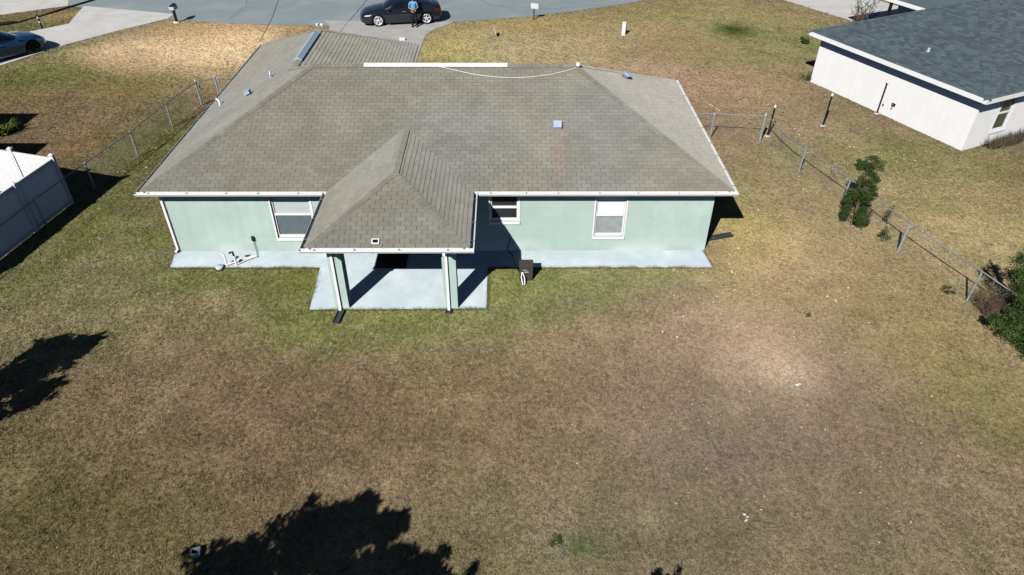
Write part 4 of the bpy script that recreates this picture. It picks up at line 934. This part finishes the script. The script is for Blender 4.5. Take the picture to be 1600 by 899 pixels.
t = thing('parcel', 'white flat box lying on the driveway in front of the garage', 'box', (5.30,22.45,GZ+.03))
b = MB(); b.box((5.14,22.36,GZ+.032),(5.46,22.55,GZ+.12)); b.build('carton', M['pvc'], t)
b = MB(); b.box((5.125,22.345,GZ+.121),(5.475,22.565,GZ+.145)); b.build('carton_lid', M['pvc'], t)
x, y = 4.85,-10.78
t = thing('valve_box', 'small open grey box with dark inside at the edge of the foreground tree shadow', 'box', (x,y,GZ))
b = MB(); c_, s_ = math.cos(.25), math.sin(.25); dx, dy = Vector((c_,s_,0)), Vector((-s_,c_,0)); o0 = Vector((x,y,GZ+.06))
for sx, sy in ((1,0),(-1,0)): b.obox(o0+dx*sx*.085, dx*.016, dy*.09, (0,0,.06))
for sx, sy in ((0,1),(0,-1)): b.obox(o0+dy*sy*.075, dx*.069, dy*.015, (0,0,.06))
b.build('frame', M['greybox'], t)
b = MB(); b.obox((x,y,GZ+.02), dx*.068, dy*.06, (0,0,.01)); b.build('bottom', M['black'], t)
for (x, y, r_), lab in zip(((5.17,-11.10,.06),(7.95,-11.15,.05)), ('small blue scrap lying in the tree shadow near the grey box','small blue scrap in the tree shadow at the bottom edge')):
    b = MB(); b.obox((x,y,GZ+.04), (r_,.02,.02),(-.02,r_*.7,.0),(0,-.01,.02)); tag(b.build('blue_scrap', M['blue_dark']), lab, 'litter', 'blue litter in the shadow')

# ------------------------------------------------------------------ trees and plants
def leaves(b, c, rad, n, size, flat=.0, shell=.45, asp=.42):
    c = Vector(c)
    for _ in range(n):
        d = Vector((random.gauss(0,1), random.gauss(0,1), random.gauss(0,1))).normalized(); r = shell+(1-shell)*random.random()**.6 if random.random() < .8 else random.random()
        p = c + Vector((d.x*rad[0], d.y*rad[1], d.z*rad[2]))*r
        a = Vector((random.gauss(0,1), random.gauss(0,1), random.gauss(0,.7))).normalized(); a = (a*.8+d*.6+Vector((0,0,.25))).normalized()
        q = a.cross(Vector((random.gauss(0,1), random.gauss(0,1), random.gauss(0,1)))).normalized(); s = size*random.uniform(.6,1.35)
        u = a.cross(q)*s*.12
        b.add([p-a*s*.5, p+q*s*asp*.5+u, p+a*s*.5, p-q*s*asp*.5+u], [(0,1,2),(0,2,3)])
def limb(b, p, q, r0, r1, n=5, wob=.12):
    p, q = Vector(p), Vector(q); L = (q-p).length; P = []
    for k in range(n+1):
        f = k/n; w_ = math.sin(f*math.pi)*wob*L; P.append(p+(q-p)*f+Vector((random.gauss(0,.3),random.gauss(0,.3),random.gauss(0,.2)))*w_)
    b.tube(P, [r0+(r1-r0)*k/n for k in range(n+1)], 7)
def plant(name, label, cat, base, clumps, stem_r, leaf, n, size, group=None, extra_twigs=0, asp=.42, leaf2=None):
    """clumps: (centre relative to base, radii); a trunk leads to each"""
    t = thing(name, label, cat, base, 0, group); bb = Vector(base); b = MB()
    top = max(c[0][2] for c in clumps); tip = next(c[0] for c in clumps if c[0][2] == top)
    limb(b, (0,0,-.1), tip, stem_r, stem_r*.3, 6, .06)
    for c, r in clumps:
        limb(b, (tip[0]*c[2]/top*.5, tip[1]*c[2]/top*.5, c[2]*.5), c, stem_r*.55, stem_r*.15, 4)
        for _ in range(5): limb(b, c, (c[0]+random.uniform(-1,1)*r[0]*.9, c[1]+random.uniform(-1,1)*r[1]*.9, c[2]+random.uniform(-.6,1)*r[2]*.9), stem_r*.2, stem_r*.05, 3)
    b.build('trunk', M['bark'], t, local=True, fix=False)
    b = MB(); b2 = MB()
    vol = [r[0]*r[1]*r[2] for _, r in clumps]; tv = sum(v**.67 for v in vol)
    for (c, r), v in zip(clumps, vol):
        k = int(n*v**.67/tv)
        for _ in range(14):      # sub-clumps so the outline stays uneven
            d = Vector((random.gauss(0,1),random.gauss(0,1),random.gauss(0,.8))).normalized()
            leaves(b if random.random() < .8 or not leaf2 else b2, (c[0]+d.x*r[0]*.74, c[1]+d.y*r[1]*.74, c[2]+d.z*r[2]*.74), tuple(x*random.uniform(.25,.55) for x in r), k//14, size, shell=.3, asp=asp)
    b.build('crown', M[leaf], t, local=True, kind='stuff', fix=False)
    if leaf2 and b2.v: b2.build('crown', M[leaf2], t, local=True, kind='stuff', fix=False)
    return t
plant('young_tree', 'young leaning evergreen tree growing against the chain link fence on the right', 'tree', (23.78,2.10,GZ),
      [((0,.05,.40),(.56,.50,.44)), ((-.05,.35,.85),(.42,.40,.40)), ((.22,.35,1.12),(.40,.38,.40)), ((.30,.50,1.55),(.36,.34,.34)), ((.30,.75,2.02),(.50,.42,.28)), ((.02,.78,1.98),(.24,.22,.20))],   .03, 'leaf', 11500, .066, leaf2='leaf2')
plant('large_shrub', 'large dense dark green shrub over the fence at the right edge of the yard', 'shrub', (26.25,-4.5,GZ),
      [((-.15,.0,.65),(.95,.85,.65)),((-.25,-.35,.40),(.6,.5,.4)), ((.55,.5,1.1),(.9,.9,.7)), ((-.25,.75,1.25),(.55,.5,.5)), ((-.40,1.15,1.95),(.42,.40,.60)),((-.30,1.25,2.5),(.22,.22,.35)),((.5,1.0,1.9),(.6,.5,.5)), ((.9,-.3,.75),(.9,.8,.7)), ((.7,1.5,1.2),(.8,.7,.8)), ((-.85,.55,.75),(.38,.35,.30))], .07, 'leaf2', 24000, .075, leaf2='leaf')
t = thing('dry_bush', 'leafless reddish twiggy bush between the last fence post and the large shrub', 'shrub', (25.75,-2.95,GZ)); b = MB()
for k in range(60):
    a = random.uniform(0,6.28); e = Vector((math.cos(a)*random.uniform(.2,.65), math.sin(a)*random.uniform(.2,.6), random.uniform(.4,1.15))); limb(b, (random.gauss(0,.06),random.gauss(0,.06),0), e, .009, .003, 4, .15)
    for _ in range(3): f = random.uniform(.4,.9); limb(b, e*f, e*f+Vector((random.gauss(0,.15),random.gauss(0,.15),random.uniform(0,.25))), .004, .002, 2)
M['twig'] = mat('reddish_twig', (.16,.105,.075), .9, vary=.3, scale=6); b.build('twigs', M['twig'], t, local=True, fix=False)
b = MB(); leaves(b, (0,.1,.55), (.5,.45,.4), 420, .05); b.build('leaves', M['leaf2'], t, local=True, kind='stuff', fix=False)
plant('weed', 'small dark weed growing by the thick fence post beyond the young tree', 'weed', (24.40,1.05,GZ), [((0,0,.22),(.22,.2,.22)),((.08,.12,.4),(.14,.12,.14))], .012, 'leaf2', 420, .055)
plant('weed', 'thin dark weed outside the fence rail to the right of the young tree', 'weed', (25.0,2.2,GZ), [((0,0,.25),(.16,.15,.25)),((.08,.05,.55),(.16,.14,.14))], .012, 'leaf', 260, .055)
plant('weed', 'low dark weed at the foot of the last chain link post', 'weed', (25.15,-1.9,GZ), [((0,0,.12),(.22,.2,.12))], .010, 'leaf', 220, .055)
plant('small_shrub', 'small round bright green shrub on the lawn left of the white house', 'shrub', (28.76,21.9,GZ), [((0,0,.22),(.30,.28,.24))], .02, 'leaf2', 420, .09)
plant('small_shrub', 'reddish green low shrub at the near left corner of the white house', 'shrub', (27.0,16.25,GZ), [((0,0,.25),(.42,.38,.28)),((.2,-.2,.28),(.3,.3,.24))], .02, 'leaf2', 520, .09, leaf2='leaf_dry')
t = thing('bare_shrub', 'sparse bare shrub with few leaves in front of the pale neighbour driveway', 'shrub', (33.2,25.0,GZ)); b = MB(); lb = MB()
for k in range(16):
    a = random.uniform(0,6.28); e = Vector((math.cos(a)*random.uniform(.3,1.3), math.sin(a)*random.uniform(.2,.9), random.uniform(.9,1.9))); limb(b, (random.gauss(0,.15),random.gauss(0,.1),0), e, .026, .010, 5, .12)
    for _ in range(5):
        f = random.uniform(.45,.98); q = e*f+Vector((random.gauss(0,.22),random.gauss(0,.2),random.uniform(.05,.4))); limb(b, e*f, q, .012, .006, 2); leaves(lb, q, (.10,.10,.10), 4, .09)
b.build('twigs', M['twig'], t, local=True, fix=False); lb.build('leaves', M['leaf_dry'], t, local=True, kind='stuff', fix=False)
# low dry tufts along the neighbour's rear wall
t = thing('grass_clump', 'dark shaggy grass clump against the rear wall of the white house at the right edge', 'grass clump', (34.1,9.45,GZ)); b = MB()
for k in range(1500):
    a = random.uniform(-1.5,3.2); p = wp+wd_*(2.2+random.uniform(-1.0,3.2)) - ws*random.uniform(.05,.55)*1.0; p = Vector((p.x,p.y,GZ)) - Vector((34.1,9.45,GZ))
    h = random.uniform(.2,.55); q = p+Vector((random.gauss(0,.18),random.gauss(0,.18)-.08,h)); s = (q-p).cross(Vector((random.gauss(0,1),random.gauss(0,1),0))).normalized()*.012
    b.add([p-s,p+s,q],[(0,1,2)])
M['drygrass'] = mat('dark_dry_grass', (.10,.09,.055), .9, vary=.3, scale=4, rnd=('island',.6)); b.build('blades', M['drygrass'], t, local=True, kind='stuff', fix=False)
# strap-leaved plant at the left edge
t = thing('strap_leaf_plant', 'bright yellow green strap leaved plant in the shade gap at the left edge', 'plant', (-10.75,9.75,GZ)); b = MB()
for k in range(120):
    a = random.uniform(0,6.28); L = random.uniform(.45,1.05); d = Vector((math.cos(a),math.sin(a),0)); s = Vector((-d.y,d.x,0)); p0 = Vector((random.gauss(0,.22),random.gauss(0,.22),0)); pr = None
    for i in range(5):
        f = i/4; p = p0+d*L*.6*f+Vector((0,0,L*(1.2*f-.75*f*f))); w_ = .04*(1-f)+.006
        if pr: b.add([pr[0]-s*pr[1], pr[0]+s*pr[1], p+s*w_, p-s*w_], [(0,1,2,3)])
        pr = (p, w_)
b.build('leaves', M['leaf_gold'], t, local=True, kind='stuff', fix=False)
plant('weed', 'small green weed tuft in the bare patch near the bottom of the yard', 'weed', (12.35,-10.55,GZ), [((0,0,.05),(.16,.15,.05))], .006, 'leaf2', 240, .04)
plant('weed', 'tiny bright green weed on the tan lawn below the right fence', 'weed', (20.35,-3.0,GZ), [((0,0,.04),(.13,.11,.04))], .005, 'leaf2', 160, .04)
# trees standing just below / left of the view: only their shadows reach the picture
def big_tree(label, base, h, crown, n, size, seed):
    random.seed(seed); t = thing('tree', label, 'tree', base); b = MB(); limb(b, (0,0,-.2), (0,0,h*.75), .13, .05, 7, .03)
    for c, r in crown: limb(b, (0,0,h*.3), c, .05, .015, 5)
    b.build('trunk', M['bark'], t, local=True, fix=False); lb = MB()
    for c, r in crown:
        leaves(lb, c, tuple(x*.6 for x in r), n//(5*len(crown)), size*1.3, shell=.1, asp=.6)
        for q_ in range(16):
            d = Vector((random.gauss(0,1),random.gauss(0,1),random.gauss(0,1))).normalized(); f = .55 if q_ < 7 else random.uniform(.8,1.15)
            leaves(lb, (c[0]+d.x*r[0]*f,c[1]+d.y*r[1]*f,c[2]+d.z*r[2]*f), tuple(x*(random.uniform(.3,.5) if q_ < 7 else random.uniform(.12,.26)) for x in r), n//((12 if q_ < 7 else 60)*len(crown)), size, shell=.1, asp=.42)
    lb.build('crown', M['leaf'], t, local=True, kind='stuff', fix=False)
big_tree('leafy tree below the bottom edge casting the wide shadow in the foreground', (4.75,-15.25,GZ), 5.2,
    [((0,0,4.4),(1.2,.95,.8)),((-1.4,-.35,4.15),(1.1,.8,.7)),((1.5,-.45,4.0),(1.1,.8,.7)),((.55,.15,4.75),(.75,.6,.55)),((2.7,-.55,3.95),(1.0,.7,.6)),((.1,-1.5,3.7),(1.8,.9,.8)),((1.45,.25,4.5),(.45,.4,.4)),((-.5,-.6,3.4),(1.6,.8,.7))], 30000, .16, 5)
big_tree('small feathery tree left of the frame casting the shadow on the left of the yard', (-3.15,-8.3,GZ), 3.6,
    [((.25,.3,2.4),(1.0,.8,.8)),((-.4,.0,2.2),(.9,.8,.8)),((.6,.6,2.9),(.7,.6,.6)),((.1,1.0,2.7),(.6,.5,.5)),((.9,-.2,2.2),(.6,.5,.6)),((-.3,-.6,1.7),(.8,.7,.6)),((.5,-.6,1.7),(.6,.5,.5)),((.7,.3,3.4),(.3,.3,.5))], 30000, .12, 9)
big_tree('small tree below the bottom edge whose shadow tip shows at the bottom right of centre', (13.5,-13.5,GZ), 2.2, [((0,0,1.75),(.42,.36,.40)),((.35,-.1,1.6),(.3,.3,.3))], 2600, .09, 12)

# ------------------------------------------------------------------ litter on the lawn: dead leaves and pale bits
random.seed(21); b = MB(); cnt = 0
def debris(n, cx, cy, sx, sy, s0, s1):
    for _ in range(n):
        x, y = random.gauss(cx, sx), random.gauss(cy, sy)
        if paved(np.array([x]), np.array([y]))[0]: continue
        s = random.uniform(s0, s1); a = random.uniform(0, 6.28); d = Vector((math.cos(a),math.sin(a),random.gauss(0,.3))); q = Vector((-d.y,d.x,random.gauss(0,.3))); p = Vector((x,y,GZ+random.uniform(.025,.05)))
        b.add([p-d*s, p+q*s*.45+Vector((0,0,s*.25)), p+d*s, p-q*s*.45], [(0,1,2),(0,2,3)])
debris(300, 19.2, -1.0, 1.4, 1.6, .02, .055); debris(260, 18.6, -5, 1.8, 2.4, .012, .04); debris(200, 25, 4, 4, 5, .02, .05); debris(260, 26.5, 7.5, 3, 3, .02, .06)
debris(160, 16, -8, 3.5, 2, .012, .035); debris(160, 20, 12, 2.5, 4, .02, .05); debris(120, 12, -6, 5, 3, .010, .028); debris(60, -3.3, 8, .5, 4, .02, .05); debris(80, 2, -5, 4, 3, .010, .026)
b.build('dead_leaves', M['debris'], None, kind='stuff', fix=False); tag(bpy.data.objects['dead_leaves'], 'bleached dead leaves and bits scattered over the brown lawn', 'leaves')
b = MB()
for k in range(9): f = k/8; p = Vector((21.05+f*.52, 13.22-f*1.4, GZ+.03)); b.obox(p, (.035,.03,0),(-.02,.03,0),(0,0,.012))
tag(b.build('pale_scraps', M['debris']), 'line of pale scraps on the lawn beyond the short right fence', 'litter'); bpy.data.objects['pale_scraps']['kind'] = 'stuff'
for nm, lab, x, y in (('paper_scrap','white twisted scrap lying on the lawn at the lower right',16.6,-10.0),('paper_scrap','crumpled pale scrap beside the bare sandy patch',19.1,-5.95)):
    b = MB()
    for k in range(3):
        p = Vector((x+random.gauss(0,.05), y+random.gauss(0,.06), GZ+.05)); b.obox(p, (random.uniform(.015,.04),random.uniform(-.02,.02),.008), (random.uniform(-.01,.01),.018,.008), (0,0,.006))
    tag(b.build(nm, M['debris']), lab, 'litter')

# ------------------------------------------------------------------ grass: tufts scattered over the lawn, coloured by the lawn's own colour field
def tuft(name, n, L, wd, seed):
    random.seed(seed); b = MB()
    for _ in range(n):
        a = random.uniform(0,6.28); tl = random.uniform(.35,1.25); d = Vector((math.cos(a)*math.sin(tl), math.sin(a)*math.sin(tl), math.cos(tl))); l = L*random.uniform(.55,1.2)
        p = Vector((random.gauss(0,.022), random.gauss(0,.022), -.004)); s = d.cross(Vector((random.gauss(0,1),random.gauss(0,1),.2))).normalized()*wd
        m = p+d*l*.55; q = p+d*l+Vector((0,0,-l*.22)); b.add([p-s,p+s,m+s*.8,m-s*.8,q],[(0,1,2,3),(3,2,4)])
    return bpy.data.objects.new(name, b.mesh(name, M['blade']))
M['blade'] = mat('grass_blade', (0,0,0), .8, vary=.30, scale=9, spec=.15, attr=('Col', 'INSTANCER'), rnd=('object', .55))
tufts = [tuft('grass_tuft', 8, .060, .0042, s) for s in (1,2,3)]
def scatter(name, label, xs, ys, dens, scale, keep, seed):
    me = sheet(name, xs, ys, GZ+.002, keep); me.materials.append(M['soil'])
    n = len(me.polygons); cen = np.zeros(n*3); me.polygons.foreach_get('center', cen); cen = cen.reshape(-1,3)
    c = lawn(cen[:,0], cen[:,1]); green = np.clip((c[:,1]/np.maximum(c[:,0],1e-4)-.78)*2.2, 0, 1); pale = np.clip((c.mean(1)-.17)*5, 0, 1)
    clump = .45 + 1.1*fbm(cen[:,0], cen[:,1], 1.7, 201, 3)**1.5*1.5
    dv = (.8+.6*green)*(1-.3*pale)*clump
    at = me.attributes.new('dens', 'FLOAT', 'FACE'); at.data.foreach_set('value', dv.astype(np.float32))
    o = bpy.data.objects.new(name, me); COL.objects.link(o); tag(o, label, 'grass'); o['kind'] = 'stuff'
    ng = bpy.data.node_groups.new('grass_scatter', 'GeometryNodeTree')
    ng.interface.new_socket('Geometry', in_out='INPUT', socket_type='NodeSocketGeometry'); ng.interface.new_socket('Geometry', in_out='OUTPUT', socket_type='NodeSocketGeometry')
    N = ng.nodes; L = ng.links; gi, go = N.new('NodeGroupInput'), N.new('NodeGroupOutput')
    dp = N.new('GeometryNodeDistributePointsOnFaces'); na = N.new('GeometryNodeInputNamedAttribute'); na.data_type = 'FLOAT'; na.inputs['Name'].default_value = 'dens'
    mu = N.new('ShaderNodeMath'); mu.operation = 'MULTIPLY'; mu.inputs[1].default_value = dens; L.new(na.outputs['Attribute'], mu.inputs[0]); L.new(mu.outputs[0], dp.inputs['Density']); dp.inputs['Seed'].default_value = seed
    L.new(gi.outputs[0], dp.inputs['Mesh'])
    ip = N.new('GeometryNodeInstanceOnPoints'); ip.inputs['Pick Instance'].default_value = True
    jn = N.new('GeometryNodeGeometryToInstance')
    for t_ in tufts:
        oi = N.new('GeometryNodeObjectInfo'); oi.inputs['Object'].default_value = t_; L.new(oi.outputs['Geometry'], jn.inputs[0])
    L.new(jn.outputs[0], ip.inputs['Instance']); L.new(dp.outputs['Points'], ip.inputs['Points'])
    rv = N.new('FunctionNodeRandomValue'); rv.data_type = 'FLOAT_VECTOR'; rv.inputs[0].default_value = (-.15,-.15,0); rv.inputs[1].default_value = (.15,.15,6.283); L.new(rv.outputs[0], ip.inputs['Rotation'])
    rs = N.new('FunctionNodeRandomValue'); rs.data_type = 'FLOAT'; rs.inputs[2].default_value = scale*.6; rs.inputs[3].default_value = scale*1.4; L.new(rs.outputs[1], ip.inputs['Scale'])
    L.new(ip.outputs[0], go.inputs[0])
    md = o.modifiers.new('scatter', 'NODES'); md.node_group = ng; return o
def view_keep(m):
    def k(c):
        d = c - np.array(CAMP); f, r, u = np.array(_f), np.array(_r), np.array(_u); z = d@f; X = (d@r)/z; Y = (d@u)/z
        return (np.abs(X) < 18/FOC+m) & (Y > -(10.12/FOC)-m) & (Y < 10.12/FOC+m) & ~paved(c[:,0], c[:,1])
    return k
def grid(a, c, st, snap): 
    g = np.arange(a, c+1e-6, st); return np.array(sorted(set(np.round(np.concatenate([g, [s for s in snap if a < s < c]]), 3))))
SX = [.30,.42,5.29,5.43,10.74,18.04,18.08]; SY = [-2.69,-.545,-.50,.42,.55]
scatter('lawn_grass', 'short brown and green grass of the back yard', grid(-7,35,.2,SX), grid(-13,4.0,.2,SY), 480, .92, view_keep(.06), 1)
scatter('lawn_grass', 'thin grass of the side yards and the lawn behind the right fence', grid(-16,38,.25,SX), grid(4,14.0,.25,[13.6]), 230, 1.08, view_keep(.05), 2)
scatter('lawn_grass', 'straw coloured and olive grass of the front lawns along the street', grid(-26,42,.25,[.42,6.83]), grid(14,32,.25,[]), 110, 1.3, view_keep(.04), 3)

# taller grass fringe hanging over the slab edges
def strip(name, label, P, wd, n, sc, seed):
    random.seed(seed); b = MB()
    for (x0,y0),(x1,y1) in P:
        L = math.hypot(x1-x0,y1-y0); nx, ny = (y1-y0)/L, -(x1-x0)/L
        for _ in range(int(L*n)):
            f = random.random(); o = random.uniform(.0, wd); x, y = x0+(x1-x0)*f+nx*o, y0+(y1-y0)*f+ny*o
            h = sc*random.uniform(.5,1.3)*(.6+.9*float(vnoise(np.array(x),np.array(y),3.1,7))); a = random.uniform(0,6.28); lean = random.uniform(.02,.07)
            p = Vector((x,y,GZ)); q = p+Vector((math.cos(a)*lean-nx*.02, math.sin(a)*lean-ny*.02, h)); s = Vector((math.sin(a),-math.cos(a),0))*.004
            b.add([p-s,p+s,q],[(0,1,2)])
    me = b.mesh(name, M['fringe']); v = np.array(b.v); c = lawn(v[:,0],v[:,1]); at = me.color_attributes.new('Col','FLOAT_COLOR','POINT')
    at.data.foreach_set('color', np.concatenate([c,np.ones((len(c),1))],1).astype(np.float32).ravel())
    o = bpy.data.objects.new(name, me); COL.objects.link(o); tag(o, label, 'grass'); o['kind'] = 'stuff'
M['fringe'] = mat('grass_fringe', (0,0,0), .8, vary=.3, scale=9, spec=.15, attr=('Col','GEOMETRY'), rnd=('island', .5))
strip('grass_fringe', 'ragged grass fringe along the edges of the patio and the apron', [((5.43,-2.69),(10.74,-2.66)),((10.74,-2.66),(10.74,-.545)),((5.36,-.50),(5.43,-2.69)),((.42,-.50),(5.33,-.513)),((10.74,-.527),(18.08,-.545)),((.36,.5),(.42,-.50)),((18.08,-.545),(17.95,.5))], .07, 620, .075, 4)
